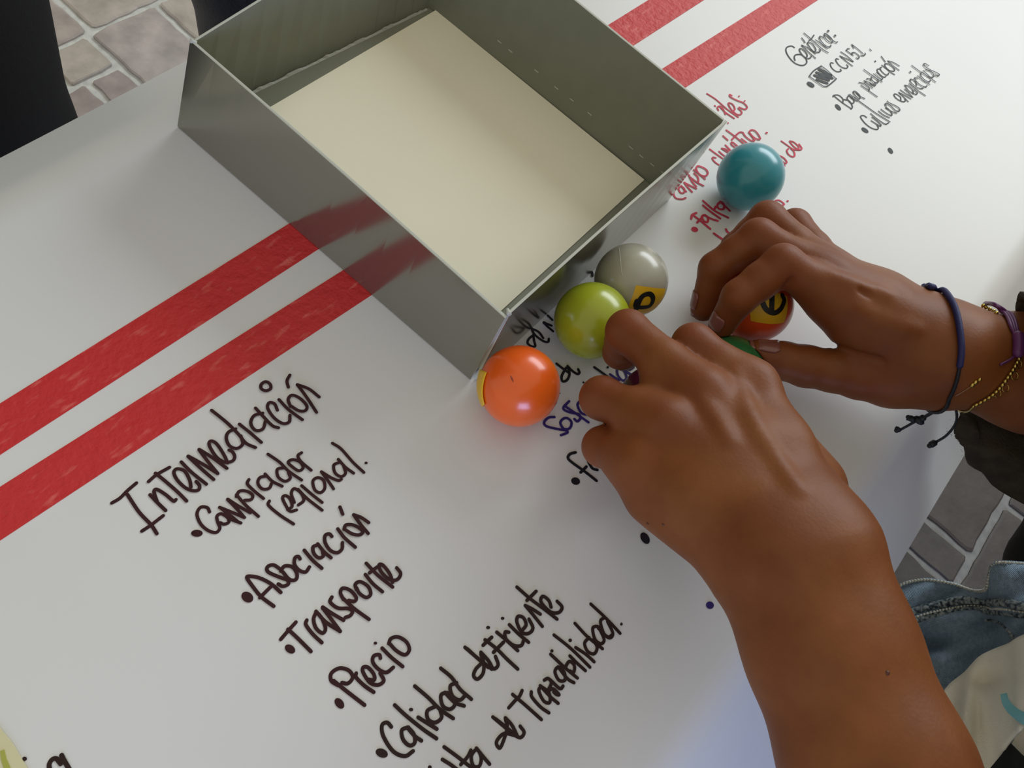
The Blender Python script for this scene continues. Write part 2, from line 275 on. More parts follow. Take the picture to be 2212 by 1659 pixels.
 [(1335,1060),(1370,1085),(1410,1110)],[(1430,985),(1398,1010),(1400,1065),(1440,1112),(1475,1095),(1460,1040),(1420,1000)],[(1425,980),(1480,1040),(1530,1068)],[(1480,1000),(1500,1020),(1535,1000)],
 [(860,1425),(810,1430),(772,1470),(795,1505),(900,1530),(958,1540),(970,1558),(915,1580)],
 [(935,1440),(910,1475),(940,1525),(990,1520),(1005,1470),(970,1435),(935,1440)],
 [(985,1290),(935,1350),(990,1385),(1065,1400),(1080,1435),(1055,1462),(1030,1442)],[(955,1335),(1050,1400),(1150,1470)],
 [(1075,1290),(1057,1325),(1090,1390),(1150,1405),(1200,1400)]]),
('bullet_writing','black',1.35,(1040,530,6.144),[
 [(880,930),(910,960),(940,990)],[(825,1025),(880,1080),(950,1140)],[(830,1020),(880,1045),(930,1065)],
 [(665,1100),(690,1160),(740,1215),(830,1275),(885,1280),(895,1240)],[(690,1190),(630,1240),(612,1290),(640,1325),(690,1345),(715,1330),(700,1270),(690,1200)],[(670,1105),(760,1150),(820,1230)],
 [(1420,352),(1465,350),(1475,405)],[(1150,500),(1190,520)],[(1180,470),(1210,490),(1260,465)],[(1230,400),(1305,430)],[(1320,345),(1350,360),(1355,330)]]),
('heading_writing','red',1.15,(1440,170,6.9125),[
 [(605,222),(740,310),(900,450),(1070,572)],[(720,400),(728,408)],[(775,470),(760,430),(795,408),(840,440),(880,530)],[(790,408),(880,500),(1010,590)],
 [(985,490),(1020,450),(990,385),(940,360),(925,380),(970,460),(1050,530),(1110,530),(1120,490),(1070,440)],
 [(975,250),(945,235),(955,270),(1050,320),(1150,360),(1203,420),(1170,455),(1085,425)],('B',1083,260,14,10,0),('B',1168,330,14,10,0),('B',920,660,14,9,.7)]),
('bullet_writing','red',1.15,(1440,170,6.9125),[
 [(735,1180),(695,1172),(688,1200),(730,1250),(790,1290)],[(645,1050),(740,1120),(840,1190)],[(785,1085),(830,1125),(880,1160)],[(825,1040),(900,1090),(960,1130)],[(880,990),(950,1060),(980,1080)],
 [(825,1038),(880,1050),(930,1075)],[(965,955),(990,948),(1060,1005)],[(965,955),(975,985),(1020,1020)],[(845,852),(915,915)],
 [(893,765),(1030,865),(1160,975)],[(975,910),(1030,850),(1090,800),(1140,800)],[(1120,895),(1200,955)],[(1140,800),(1180,860),(1260,920),(1310,925),(1300,890),(1230,800)],
 [(1230,800),(1265,765),(1320,775),(1370,830),(1400,890),(1370,905),(1300,870),(1235,800)],('B',1495,806,20,13,0)]),
('bullet_writing','red',1.15,(1440,170,6.9125),[
 [(1715,930),(1800,990),(1890,1050),(1990,1062),(2018,1035),(1980,975)],[(1840,930),(1900,945),(1970,1010),(1965,1050),(1900,1010),(1840,940)],
 [(1820,1045),(1798,1070),(1815,1120),(1870,1160),(1912,1150),(1905,1090),(1860,1040)],[(1680,1145),(1750,1180),(1795,1240),(1770,1262),(1720,1225)],[(1745,1270),(1765,1300)]]),
('bullet_writing','red',1.2,(1300,240,5.53),[
 [(875,930),(858,990),(890,1040),(960,1050),(1003,1035)],[(935,905),(918,930),(945,975),(985,970),(985,925),(950,895)],[(950,890),(990,940),(1010,960)],
 [(985,850),(1030,910),(1080,965)],[(985,850),(1060,890),(1130,925)],[(1040,760),(1080,840),(1130,900)],[(1060,790),(1140,850),(1215,890)],[(1105,740),(1150,790),(1150,850),(1110,830)],
 [(1100,700),(1180,760),(1235,810)],[(1155,655),(1130,690),(1170,755),(1235,775),(1268,740),(1240,690),(1155,655)]]),
('bullet_writing','red',1.5,(1300,240,5.53),[
 ('B',1110,1412,42,30,.3),[(1068,1285),(1080,1240),(1130,1215)],[(1090,1240),(1180,1310),(1295,1405)],[(1140,1330),(1200,1270)],
 [(1232,1242),(1195,1262),(1220,1310),(1260,1325),(1270,1275),(1232,1242)],[(1240,1250),(1320,1290),(1385,1310)],[(1210,1125),(1300,1200),(1415,1282)],
 [(1210,1070),(1350,1190),(1510,1272)],[(1340,1180),(1362,1140)],[(1425,1085),(1380,1120),(1400,1165),(1450,1170),(1462,1125),(1425,1085)],[(1415,1080),(1530,1190)],
 [(1340,1460),(1390,1495),(1445,1530)],[(1485,1410),(1500,1440),(1530,1460)]]),
('bullet_writing','red',1.15,(1480,420,6.9125),[[(1350,90),(1410,88),(1480,140),(1450,160),(1400,150)],('B',1532,98,17,14,0)]),
('heading_writing','charcoal',.95,(1680,50,9.217),[
 [(335,485),(290,455),(220,460),(170,500),(175,580),(240,690),(340,790),(450,835),(530,830),(580,780),(560,700),(480,630),(400,620),(345,640),(332,690),(348,740)],
 [(550,690),(590,650),(560,580),(480,510),(435,515),(450,570),(510,650),(590,700),(650,690),(670,650)],
 [(480,440),(600,560),(755,695)],[(480,435),(600,490),(700,560),(755,605)],[(480,292),(515,335),(548,385)],
 [(745,560),(760,520),(700,420),(630,380),(595,390),(620,450),(690,540),(760,575),(830,570),(850,540),(830,510)],
 [(525,195),(650,300),(780,420),(900,520),(1005,585)],[(625,340),(670,310),(725,235)],[(755,332),(870,410),(995,500)],
 [(910,292),(870,262),(835,270),(845,320),(910,410),(990,465),(1045,468),(1060,438)],
 [(950,205),(930,240),(960,310),(1030,370),(1085,380),(1095,345),(1040,270),(950,205)],[(950,205),(1050,300),(1110,350),(1165,380),(1190,370)],
 ('B',1010,152,24,19,.4),('B',1145,245,24,19,.4)]),
('bullet_writing','charcoal',.9,(1680,50,9.217),[
 [(1110,795),(1065,785),(1050,820),(1080,890),(1150,950),(1210,965),(1265,945),(1250,915)],[(1215,715),(1170,705),(1160,740),(1210,820),(1290,880),(1370,895),(1400,860),(1375,825)],
 [(1240,650),(1370,760),(1490,850)],[(1240,650),(1380,710),(1505,765)],[(1260,570),(1380,650),(1505,760)],
 [(1430,510),(1400,505),(1365,540)],[(1365,540),(1440,595),(1505,640)],[(1485,620),(1480,590),(1530,585),(1590,620),(1625,670),(1600,705),(1565,690)],
 [(1475,420),(1580,500),(1700,605)],[(1475,420),(1520,495)],[(1655,635),(1700,645),(1745,620),(1740,595)],[(1835,515),(1865,545)],
 ('B',660,1218,85,38,.55),
 [(870,850),(720,945),(630,1055)],[(630,1055),(780,1165),(910,1255)],[(910,1255),(990,1250),(1090,1175),(1170,1105)],[(1170,1105),(1120,1065),(1000,950),(870,850)]]),
('crossed_out_square','charcoal',2.6,(1680,50,9.217),[[(830,930),(930,960),(1050,1040)],[(780,985),(900,1020),(1040,1090)],[(740,1040),(870,1085),(1010,1130)],[(790,1120),(900,1165),(980,1190)],[(820,1000),(960,1110)],[(850,920),(980,1010),(1080,1090)]]),
('bullet_writing','charcoal',.9,(1790,100,8.508),[
 ('B',175,1118,72,34,.8),[(85,925),(95,900),(180,895),(260,960),(265,1030)],[(95,905),(250,1030),(420,1145)],[(280,975),(380,1000),(435,1090),(430,1140),(410,1145)],
 [(350,930),(345,960),(400,1030),(450,1045),(470,1000),(420,930),(370,910),(350,930)],[(370,890),(440,960),(530,1005)],[(390,880),(540,990),(700,1105),(890,1240),(1130,1385)],
 [(490,825),(455,835),(480,890),(550,960),(580,945),(565,890),(490,825)],[(490,825),(570,910),(665,960)],
 [(600,715),(740,815),(895,925)],[(560,662),(660,690),(740,760),(750,805)],[(655,630),(720,700),(812,762)],[(655,635),(740,660),(820,700),(860,720)],
 [(700,600),(740,595),(830,650),(865,700),(840,720),(760,680)],[(650,425),(780,520),(880,590),(985,650)],[(790,560),(785,600),(830,650),(890,668),(915,640),(880,590),(820,555)],
 [(825,505),(900,570),(975,610),(995,580)],[(880,480),(950,550),(995,590)]]),
('bullet_writing','charcoal',.9,(1790,100,8.508),[
 [(960,420),(905,415),(895,450),(950,520),(1020,565),(1055,550)],[(975,385),(945,400),(970,450),(1040,515),(1090,520),(1105,490)],[(980,345),(1080,420),(1140,475),(1215,518)],
 [(1040,320),(1045,370),(1110,435),(1190,455),(1215,430),(1170,370),(1100,325),(1040,320)],[(1090,265),(1180,350),(1295,438)],[(1090,265),(1190,295),(1300,358)],[(970,182),(1045,285)],('B',860,272,17,13,.4)]),
('bullet_writing','charcoal',.9,(1790,100,8.508),[
 ('B',670,1540,75,34,.6),[(700,1305),(650,1272),(595,1278),(600,1320),(680,1420),(790,1500),(890,1525),(915,1495),(890,1440)],[(785,1365),(870,1420),(950,1465),(968,1440)],[(800,1300),(880,1360),(968,1445)],
 [(775,1235),(890,1330),(1035,1425),(1105,1405)],[(920,1190),(1010,1260),(1120,1310)],[(965,1155),(1060,1225),(1150,1270),(1165,1240),(1130,1180),(1060,1120)],
 [(1050,1125),(1140,1185),(1250,1228)],[(1060,1100),(1040,1065),(1065,1050),(1140,1090),(1200,1150),(1250,1190),(1305,1180),(1300,1140),(1230,1090),(1110,1035),(1080,1005)]]),
('bullet_writing','charcoal',.9,(1790,100,8.508),[
 [(1330,990),(1320,930),(1250,880),(1208,878),(1215,920),(1280,980),(1360,1015),(1410,1005),(1405,960)],[(1290,845),(1370,920),(1465,1015)],[(1290,845),(1400,900),(1515,965)],
 [(1320,800),(1430,875),(1548,935)],[(1548,935),(1480,860),(1400,785)],[(1400,715),(1470,810),(1560,870)],[(1400,715),(1460,725),(1540,790),(1560,860)],[(1560,865),(1610,882),(1632,850),(1570,795)],
 [(1480,685),(1600,780),(1780,905)],[(1620,720),(1600,650),(1530,605),(1500,615),(1520,670),(1600,740),(1690,775),(1745,765)],[(1640,590),(1590,575),(1590,610),(1660,690),(1750,740),(1800,740),(1805,718)],
 [(1635,540),(1740,625),(1860,700)],[(1530,350),(1680,460),(1840,560),(1970,655)],[(1700,480),(1700,540),(1770,620),(1850,650),(1870,620)],
 [(1735,445),(1810,510),(1870,565),(1925,560),(1930,520),(1870,450),(1780,425)],[(1840,355),(1780,318),(1750,325),(1770,370),(1870,430),(1970,475),(2035,515),(2010,540),(1955,528)],('B',1505,468,20,14,.6)]),
('bullet_mark','charcoal',.9,(1380,0,2.659),[('B',1446,865,20,11,.9)]),
('bullet_writing','darkmaroon',1.7,(0,1400,6.4),[('B',340,1530,32,30,0),[(690,1700),(680,1610),(720,1540),(780,1530),(840,1600)],[(850,1480),(890,1560),(960,1680)]]),
]

# ------------------------------------------------------------------ the floor: grout bed and stones
gb = MB(); gb.box((0, .4, -0.03), (6, 6, .048)); floor = gb.build('floor', 'grout'); floor['kind'] = 'structure'
MAT['groutshade'] = mat('shaded_grout', (.24, .24, .235), rough=.9, noise=.12, nscale=60, bump=.6, bscale=150)  # same grout with the shade on the right-hand floor painted in
gb = MB(); gb.box((1.66, .4, -0.0055), (2.62, 6, .003)); gb.build('shaded_grout_bed', 'groutshade', floor)  # thin overlay slab that carries the painted floor shade
SHADESTONES = [stone_material(i + 5, c) for i, c in enumerate([(.060, .058, .056), (.072, .064, .058), (.068, .056, .05), (.056, .052, .05), (.064, .056, .052)])]  # darker copies of the stones, shade put into their colour
def stone(x0, x1, y0, y1, mi):
    g = .0065; jit = lambda: random.uniform(-.0022, .0022); P = []
    x0 += g; x1 -= g; y0 += g; y1 -= g; c = .0045
    for (ax, ay, bx, by) in [(x0 + c, y0, x1 - c, y0), (x1, y0 + c, x1, y1 - c), (x1 - c, y1, x0 + c, y1), (x0, y1 - c, x0, y0 + c)]:
        n = max(2, int(math.hypot(bx - ax, by - ay) / .02))
        for i in range(n + 1): t = i / n; P.append((ax + (bx - ax) * t + jit(), ay + (by - ay) * t + jit()))
    h = random.uniform(-.001, .001); n = len(P); cx, cy = (x0 + x1) / 2, (y0 + y1) / 2
    V = [(x, y, -.008) for x, y in P] + [(x, y, h - .002) for x, y in P] + [(x + (cx - x) * .045, y + (cy - y) * .045, h) for x, y in P]
    F = [tuple(range(2 * n, 3 * n))] + [(k * n + i, k * n + (i + 1) % n, (k + 1) * n + (i + 1) % n, (k + 1) * n + i) for k in (0, 1) for i in range(n)]
    mesh('paving_stone', V, F, (SHADESTONES if x0 > .3 else STONES)[mi % len(STONES)], floor)
def fill(x0, x1, y0, y1, stops=None):
    ys = [y0]
    if stops: ys = stops
    else:
        while ys[-1] < y1: ys.append(ys[-1] + random.choice([.07, .11, .15, .19]))
    for a, b in zip(ys[:-1], ys[1:]): stone(x0, x1, a, b, random.randrange(5))
mi = 0
for (a, b, c, d, k) in [(-1.19, -1.0, .47, .607, 3), (-1.19, -1.10, .375, .47, 1), (-1.10, -1.015, .404, .47, 2), (-1.19, -1.10, .29, .375, 0), (-1.10, -1.015, .30, .404, 2), (-1.19, -1.10, .20, .29, 1), (-1.10, -1.015, .20, .30, 3), (-1.19, -1.06, .607, .78, 1), (-1.0, -.86, .47, .607, 0), (-1.06, -.86, .607, .78, 3),
                        (-1.36, -1.19, .30, .48, 0), (-1.36, -1.19, .48, .66, 1), (-1.36, -1.19, .66, .80, 2), (-1.015, -.86, .40, .47, 1), (-1.015, -.86, .20, .40, 3)]:
    stone(a, b, c, d, k)
fill(-1.36, -1.19, .80, 1.6); fill(-1.19, -1.03, .78, 1.6); fill(-1.03, -.86, .78, 1.6)
fill(-1.36, -1.19, 0, .3, [-.3, -.16, 0, .14, .30]); fill(-1.19, -1.015, 0, .2, [-.3, -.12, .02, .2]); fill(-1.015, -.86, 0, .2, [-.3, -.2, -.02, .2])
for x0, x1 in [(-1.7, -1.53), (-1.53, -1.36), (-.86, -.70), (-.70, -.5), (-.5, -.33), (-.33, -.14), (-.14, .02), (.02, .2), (.2, .37)]: fill(x0, x1, -.5 + random.uniform(0, .1), 1.6)
fill(.37, .539, 0, 0, [-.5, -.36, -.2, -.03, .12, .3, .44, .62, .70, .792, .862, 1.06, 1.2, 1.36, 1.5]); fill(.539, .70, 0, 0, [-.5, -.3, -.1, .06, .24, .40, .58, .76, .997, 1.13, 1.3, 1.45]); fill(.70, .9, -.5, 1.5); fill(.9, 1.07, -.45, 1.5)

# ------------------------------------------------------------------ table and the sheet of paper over it
XN, XF = .098, -.298              # where the paper bends down at the two long table edges
Y0, Y1 = -.75, 1.35
tb = MB(); tb.box(((XN + XF) / 2, (Y0 + Y1) / 2, TABLE - .022), (XN - XF - .004, Y1 - Y0 - .05, .036))
table = empty('table', ((XN + XF) / 2, (Y0 + Y1) / 2, 0), 'narrow rectangular table underneath the white paper', 'table')
tb.build('tabletop', 'table', table)
for sx in (XF + .05, XN - .05):
    for sy in (Y0 + .12, Y1 - .12):
        lg = MB(); lg.tube([(sx, sy, 0), (sx, sy, TABLE - .04)], .016, 12); lg.build('leg', 'steel', table, True)
def bend(x0, sgn, slope, rad, length):
    out = []
    for a in np.linspace(0, slope, 9)[1:]: out.append((x0 + sgn * rad * math.sin(math.radians(a)), TABLE - rad * (1 - math.cos(math.radians(a)))))
    x, z = out[-1]
    for t in np.linspace(0, 1, 6)[1:]: out.append((x + sgn * length * t * math.cos(math.radians(slope)), z - length * t * math.sin(math.radians(slope))))
    return out
prof = bend(XF, -1, 30, .055, .045)[::-1] + [(x, TABLE) for x in np.linspace(XF, XN, 30)] + bend(XN, 1, 42, .030, .064)
ny = 160; V = []; F = []; m_ = len(prof)
for j in range(ny + 1):
    y = Y0 - .02 + (Y1 - Y0 + .04) * j / ny
    for x, z in prof:
        dz = 0
        if z < TABLE - 1e-6: dz = 0
        wob = .004 * math.sin(y * 9 + 1) * min(1, max(0, (TABLE - z) / .1))
        V.append((x + wob, y, z))
F = [(j * m_ + i, j * m_ + i + 1, (j + 1) * m_ + i + 1, (j + 1) * m_ + i) for j in range(ny) for i in range(m_ - 1)]
paper = mesh('paper_tablecloth', V, F, 'paper', smooth=True)
tag(paper, 'long white paper sheet covering the table, handwritten with marker lists', 'paper')

# handwriting: flat ink strokes on the paper
cnt = 0
for name, ink, wmm, (ox, oy, s), strokes in INK:
    mb = MB(); zz = .00030
    for st in strokes:
        if st[0] == 'B':
            _, cx, cy, rx, ry, ang = st; P = [(cx + rx * math.cos(a) * math.cos(ang) - ry * math.sin(a) * math.sin(ang), cy + rx * math.cos(a) * math.sin(ang) + ry * math.sin(a) * math.cos(ang)) for a in np.arange(20) * math.pi / 10]
            Q = [at(ox + x / s, oy + y / s, zz) for x, y in P]; mb.add(Q, [tuple(range(19, -1, -1))]); zz += 2e-6; continue
        P = spline(st, 7); Q = np.array([at(ox + x / s, oy + y / s, zz)[:2] for x, y in P]); h = wmm / 2000
        keep = [0]
        for i in range(1, len(Q)):
            if np.linalg.norm(Q[i] - Q[keep[-1]]) > 1e-4: keep.append(i)
        Q = Q[keep]
        if len(Q) < 2: continue
        for i in range(len(Q) - 1):
            d = Q[i + 1] - Q[i]; d /= np.linalg.norm(d); n = np.array([-d[1], d[0]]) * h; z = TABLE + zz; zz += 4e-7
            mb.add([(*(Q[i] - n), z), (*(Q[i + 1] - n), z), (*(Q[i + 1] + n), z), (*(Q[i] + n), z)], [(0, 1, 2, 3)])
        for i in range(len(Q)):
            z = TABLE + zz; zz += 4e-7; mb.add([(Q[i][0] + h * math.cos(a), Q[i][1] + h * math.sin(a), z) for a in np.arange(10) * math.pi / 5], [tuple(range(10))])
    o = mb.build(name, 'ink_' + ink, paper)
# red tapes
TAPES = [(((0, 872), (1401, 0)), ((0, 983), (1521, 0)), 'outer red tape stripe on the white paper, nearer the far table edge'),
         (((0, 1052), (1666, 0)), ((0, 1168), (1767, 0)), 'inner red tape stripe on the white paper, nearer the maroon handwriting')]
for (a, b), (c, d), lab in TAPES:
    A, B, Cc, D = [at(*q)[:2] for q in (a, b, c, d)]
    def ext(p, q, y): t = (y - p[1]) / (q[1] - p[1]); return (p[0] + t * (q[0] - p[0]), y)
    N = 60; L1 = [ext(A, B, y) for y in np.linspace(-.6, 1.2, N)]; L2 = [ext(Cc, D, y) for y in np.linspace(-.6, 1.2, N)]
    mb = MB(); z0, z1 = TABLE + .00005, TABLE + .00022; V = [(*p, z1) for p in L1] + [(*p, z1) for p in L2] + [(*p, z0) for p in L1] + [(*p, z0) for p in L2]
    F = []
    for i in range(N - 1): F += [(i, N + i, N + i + 1, i + 1), (2 * N + i, i, i + 1, 2 * N + i + 1), (N + i, 3 * N + i, 3 * N + i + 1, N + i + 1)]
    o = mesh('red_tape', V, F, 'tape'); tag(o, lab, 'tape')
# yellow note at the corner
P = [at(*q)[:2] for q in [(-2, 1568), (28, 1605), (62, 1662), (90, 1720), (-40, 1760), (-80, 1600)]]
mb = MB(); mb.prism([tuple(p) for p in P][::-1], TABLE + .0002, TABLE + .0006); note = mb.build('yellow_note', 'note'); tag(note, 'pale yellow note with lime ink lying at the bottom left corner', 'note')
P = [at(*q, .0009)[:2] for q in [(0, 1622), (9, 1619), (14, 1640), (25, 1665), (12, 1672), (2, 1640)]]
mb = MB(); mb.prism([tuple(p) for p in P][::-1], TABLE + .0006, TABLE + .0008); mb.build('ink_mark', 'limeink', note)

# ------------------------------------------------------------------ the grey box without its lid
BH = .057
Ab, Bb, Cb, Db = [at(*q) for q in [(383, 275), (1018, 824), (1446, 431), (925, 15)]]
At, Bt, Ct, Dt = [at(q[0], q[1], BH) for q in [(410, 88), (1100, 680), (1572, 262), (945, -248)]]
ctr = (Ab + Bb + Cb + Db) / 4
box = empty('cardboard_box', ctr, 'open silver-grey cardboard box with cream lined bottom, no lid', 'box')
def panel(name, a, b, bt, at_, th=.0016, inset_a=0., inset_b=0.):
    a, b, bt, at_ = [np.array(v, float) for v in (a, b, bt, at_)]
    u = (b - a) / np.linalg.norm(b - a); a = a + u * inset_a; at_ = at_ + u * inset_a; b = b - u * inset_b; bt = bt - u * inset_b
    nrm = np.cross(u, [0, 0, 1.]); nrm = nrm if nrm @ (ctr - a) > 0 else -nrm
    N = 12; V = []; F = []
    for k in range(N + 1):
        t = k / N; lo = a + (b - a) * t; hi = at_ + (bt - at_) * t; bow = .0007 * math.sin(math.pi * t)
        for q, off in ((lo, 0), (hi, bow), (hi, bow + th), (lo, th)): V.append(q + nrm * off + np.array([0, 0, .0006 if q is lo else 0]))
    for k in range(N):
        for j in range(4): F.append((k * 4 + j, k * 4 + (j + 1) % 4, (k + 1) * 4 + (j + 1) % 4, (k + 1) * 4 + j))
    F += [(3, 2, 1, 0), (N * 4, N * 4 + 1, N * 4 + 2, N * 4 + 3)]
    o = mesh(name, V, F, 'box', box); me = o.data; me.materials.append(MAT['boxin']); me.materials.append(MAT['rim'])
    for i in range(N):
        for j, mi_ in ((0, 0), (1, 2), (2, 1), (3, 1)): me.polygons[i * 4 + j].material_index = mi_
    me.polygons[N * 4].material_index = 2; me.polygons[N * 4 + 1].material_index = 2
    m = o.modifiers.new('bevel', 'BEVEL'); m.width = .0003; m.segments = 2
    return o
panel('side_panel', Ab, Bb, at(1094, 690, BH), At, inset_b=.0008)
B2 = at(1027, 824, .0005)
panel('side_panel', B2, Cb, Ct, Bt, inset_a=.0004)
panel('side_panel', Cb, Db, Dt, Ct, inset_a=.0022, inset_b=.001)
panel('side_panel', Db, Ab, At, Dt, inset_a=.001, inset_b=.0022)
def inner(p, d=.002): q = p + (ctr - p) / np.linalg.norm(ctr - p) * d * 1.4; return q
mb = MB(); P = [inner(p)[:2] for p in (Ab, Bb, Cb, Db)]; area2 = sum(P[i][0] * P[(i + 1) % 4][1] - P[(i + 1) % 4][0] * P[i][1] for i in range(4)); P = P if area2 > 0 else P[::-1]
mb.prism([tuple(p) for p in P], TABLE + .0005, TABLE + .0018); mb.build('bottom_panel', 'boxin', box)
mb = MB(); cp = [at(582, 232, .0026), at(1087, 667, .0026), at(1392, 388, .0026), at(941, 22, .0026)]
cp[0] = cp[0] + (cp[0] - cp[3]) * .10; cp[1] = cp[1] + (cp[1] - cp[2]) * .10
e0 = cp[3] + (Ab - Db) * .97; 
P = [tuple(p[:2]) for p in cp]; P = P[::-1]; a2 = sum(P[i][0] * P[(i + 1) % 4][1] - P[(i + 1) % 4][0] * P[i][1] for i in range(4)); P = P if a2 > 0 else P[::-1]
mb.prism(P, TABLE + .0018, TABLE + .0026); lc = mb.build('cream_liner', 'cream', box); lc['label'] = 'cream card liner'
# ragged torn lip along the far left inside fold
a0 = at(470, 232, .002); a1 = at(925, 8, .002); V = []; F = []; n = 70
wl = (Db - Ab) / np.linalg.norm(Db - Ab); nr = np.array([wl[1], -wl[0], 0]); nr = nr if nr @ (ctr - Ab) > 0 else -nr
base0 = Ab + nr * .0019 + wl * .004; base1 = Db + nr * .0019 - wl * .004
for i in range(n + 1):
    t = i / n; p = base0 + (base1 - base0) * t; z = .0024 + rng.uniform(0, .0011) + .0005 * math.sin(i * .7)
    V += [(p[0], p[1], TABLE + .0019), (p[0] + nr[0] * .0006, p[1] + nr[1] * .0006, TABLE + z), (p[0] + nr[0] * .0018, p[1] + nr[1] * .0018, TABLE + .0019)]
F = [q for i in range(n) for q in ((i * 3, i * 3 + 1, i * 3 + 4, i * 3 + 3), (i * 3 + 1, i * 3 + 2, i * 3 + 5, i * 3 + 4))]
mesh('torn_lip', V, F, 'torn', box)
# little punched marks along the back inside panel
wl2 = (Cb - Db) / np.linalg.norm(Cb - Db); nr2 = np.array([wl2[1], -wl2[0], 0]); nr2 = nr2 if nr2 @ (ctr - Db) > 0 else -nr2
mb = MB()
for t, h in [(.30, .0120), (.345, .0118), (.45, .0122), (.53, .0118), (.59, .0120), (.66, .0122), (.82, .012), (.86, .0118), (.90, .012), (.94, .0121)]:
    p = Db + (Cb - Db) * t; q = Dt + (Ct - Dt) * t; k = h / BH; c = p + (q - p) * k + nr2 * .0021; c[2] = TABLE + h
    Rr = np.stack([wl2, nr2, [0, 0, 1]], 1); mb.box(c, (.0032, .0002, .0007), Rr)
mb.build('punch_marks', 'rim', box)['kind'] = 'stuff'
# folded corner lip seen at the near corner and at the left corner
for p, q, nn in ((B2, Bt, .0012), (Ab, At, .001)):
    mb = MB(); mb.tube([q + np.array([0, 0, .0003]), q + (ctr - q) / np.linalg.norm(ctr - q) * .0035 + np.array([0, 0, .0006])], [.0012, .0009], 8); mb.build('corner_fold', 'rim', box, True)

# ------------------------------------------------------------------ the balls
R = .02
def ball_material(name, col, rough=.27, sss=.0):
    m = mat(name, col, rough=rough, coat=.35, spec=.5, noise=.02, nscale=90); b = m.node_tree.nodes['Principled BSDF']; b.inputs['Coat Roughness'].default_value = .17
    b.inputs['Subsurface Weight'].default_value = .08; b.inputs['Subsurface Radius'].default_value = (.01, .01, .01); b.inputs['Subsurface Scale'].default_value = .8
    return m
def make_ball(px, py, z, col, label, mname):
    c = at(px, py, z); mb = MB(); mb.ball((0, 0, 0), R, 64, 32); o = mb.build('table_tennis_ball', ball_material(mname, col), None, True)
    o.location = tuple(c); o.rotation_euler = (.4, .9, .3); tag(o, label, 'ball', 'small plastic balls'); return o, c
def on_ball(px, py, c, r):
    d = ray(px, py); d = d / np.linalg.norm(d); oc = CAM - c; b = d @ oc; disc = b * b - (oc @ oc - r * r)
    return CAM + d * (-b - math.sqrt(max(disc, 0)))
def sticker(o, c, quad, material, r, name='paper_label', parent=None, n=12, seg=None):
    A = [on_ball(x, y, c, r) if not isinstance(x, np.ndarray) else x for x, y in quad]; V = []
    for i in range(n + 1):
        for j in range(n + 1):
            u, v = i / n, j / n; p = A[0] * (1 - u) * (1 - v) + A[1] * u * (1 - v) + A[2] * u * v + A[3] * (1 - u) * v; p = c + (p - c) / np.linalg.norm(p - c) * r; V.append(p)
    F = [(i * (n + 1) + j, (i + 1) * (n + 1) + j, (i + 1) * (n + 1) + j + 1, i * (n + 1) + j + 1) for i in range(n) for j in range(n)]
    q = mesh(name, V, F, material, parent or o, True); return q
def letter(o, c, strokes, wpx, parent, r, name='letter'):
    mb = MB()
    for st in strokes:
        P = spline(st, 8); Q = np.array([on_ball(x, y, c, r) for x, y in P])
        nn = (Q - c) / np.linalg.norm(Q - c, axis=1)[:, None]; T = np.gradient(Q, axis=0); S = np.cross(T, nn); S /= np.linalg.norm(S, axis=1)[:, None] + 1e-12
        h = wpx / 2 * np.linalg.norm(Q[0] - CAM) / FPX
        for k in range(len(Q) - 1): mb.add([Q[k] - S[k] * h, Q[k + 1] - S[k + 1] * h, Q[k + 1] + S[k + 1] * h, Q[k] + S[k] * h], [(0, 1, 2, 3)])
        for k in range(len(Q)):
            u = T[k] / (np.linalg.norm(T[k]) + 1e-12); mb.add([Q[k] + nn[k] * (.00001 + k * 1e-6) + h * (math.cos(a) * u + math.sin(a) * S[k]) for a in np.arange(12) * math.pi / 6], [tuple(range(12))])
    return mb.build(name, 'marker', parent)
BALLS = {}
o, c = make_ball(1122, 834, .0205, (.86, .125, .010), 'bright orange ball with yellow tape on its left, by the near box corner', 'orange_plastic'); BALLS['orange'] = c
lab = sticker(o, c, [(1043, 801), (1062, 803), (1049, 862), (1041, 858)], 'label', R + .00015, 'tape_wrap')
def beyond(c, ang, back, r):      # point on the ball near its outline: ang in the picture, back = how far round the back
    vdir = (c - CAM) / np.linalg.norm(c - CAM); ex = RC[0] - vdir * (RC[0] @ vdir); ex /= np.linalg.norm(ex); ey = np.cross(vdir, ex)
    s = math.cos(ang) * ex + math.sin(ang) * ey; return c + r * (s * math.cos(back) + vdir * math.sin(back))
quad = [(beyond(c, math.radians(203), -.62, R), None), (beyond(c, math.radians(203), .5, R), None), (beyond(c, math.radians(150), .5, R), None), (beyond(c, math.radians(152), -.42, R), None)]
bpy.data.objects.remove(lab)
lab = sticker(o, c, quad, 'label', R + .0010, 'tape_wrap', n=16)
sd = lab.modifiers.new('s', 'SOLIDIFY'); sd.thickness = .0005; sd.offset = -1
mb = MB(); Q = [on_ball(x, y, c, R) for x, y in [(1103, 812), (1106, 818), (1109, 825)]]; mb.tube(Q, [.0002, .0005, .0002], 6); mb.build('scratch', mat('dark_orange', (.30, .04, .008)), o)
o, c = make_ball(1279, 692.5, .020, (.36, .42, .018), 'lime green ball between the orange ball and a fingertip', 'lime_plastic'); BALLS['lime'] = c
o, c = make_ball(1363, 606, .020, (.42, .41, .33), 'pearly grey ball with yellow label lettered o, touching the box', 'grey_plastic'); BALLS['grey'] = c
l = sticker(o, c, [(1374, 616), (1438, 623), (1432, 690), (1352, 672)], 'label', R + .00012); l2 = letter(o, c, [[(1374, 668), (1386, 642), (1403, 635), (1411, 645), (1405, 660), (1390, 664), (1374, 662), (1376, 650)]], 11, l, R + .0003)
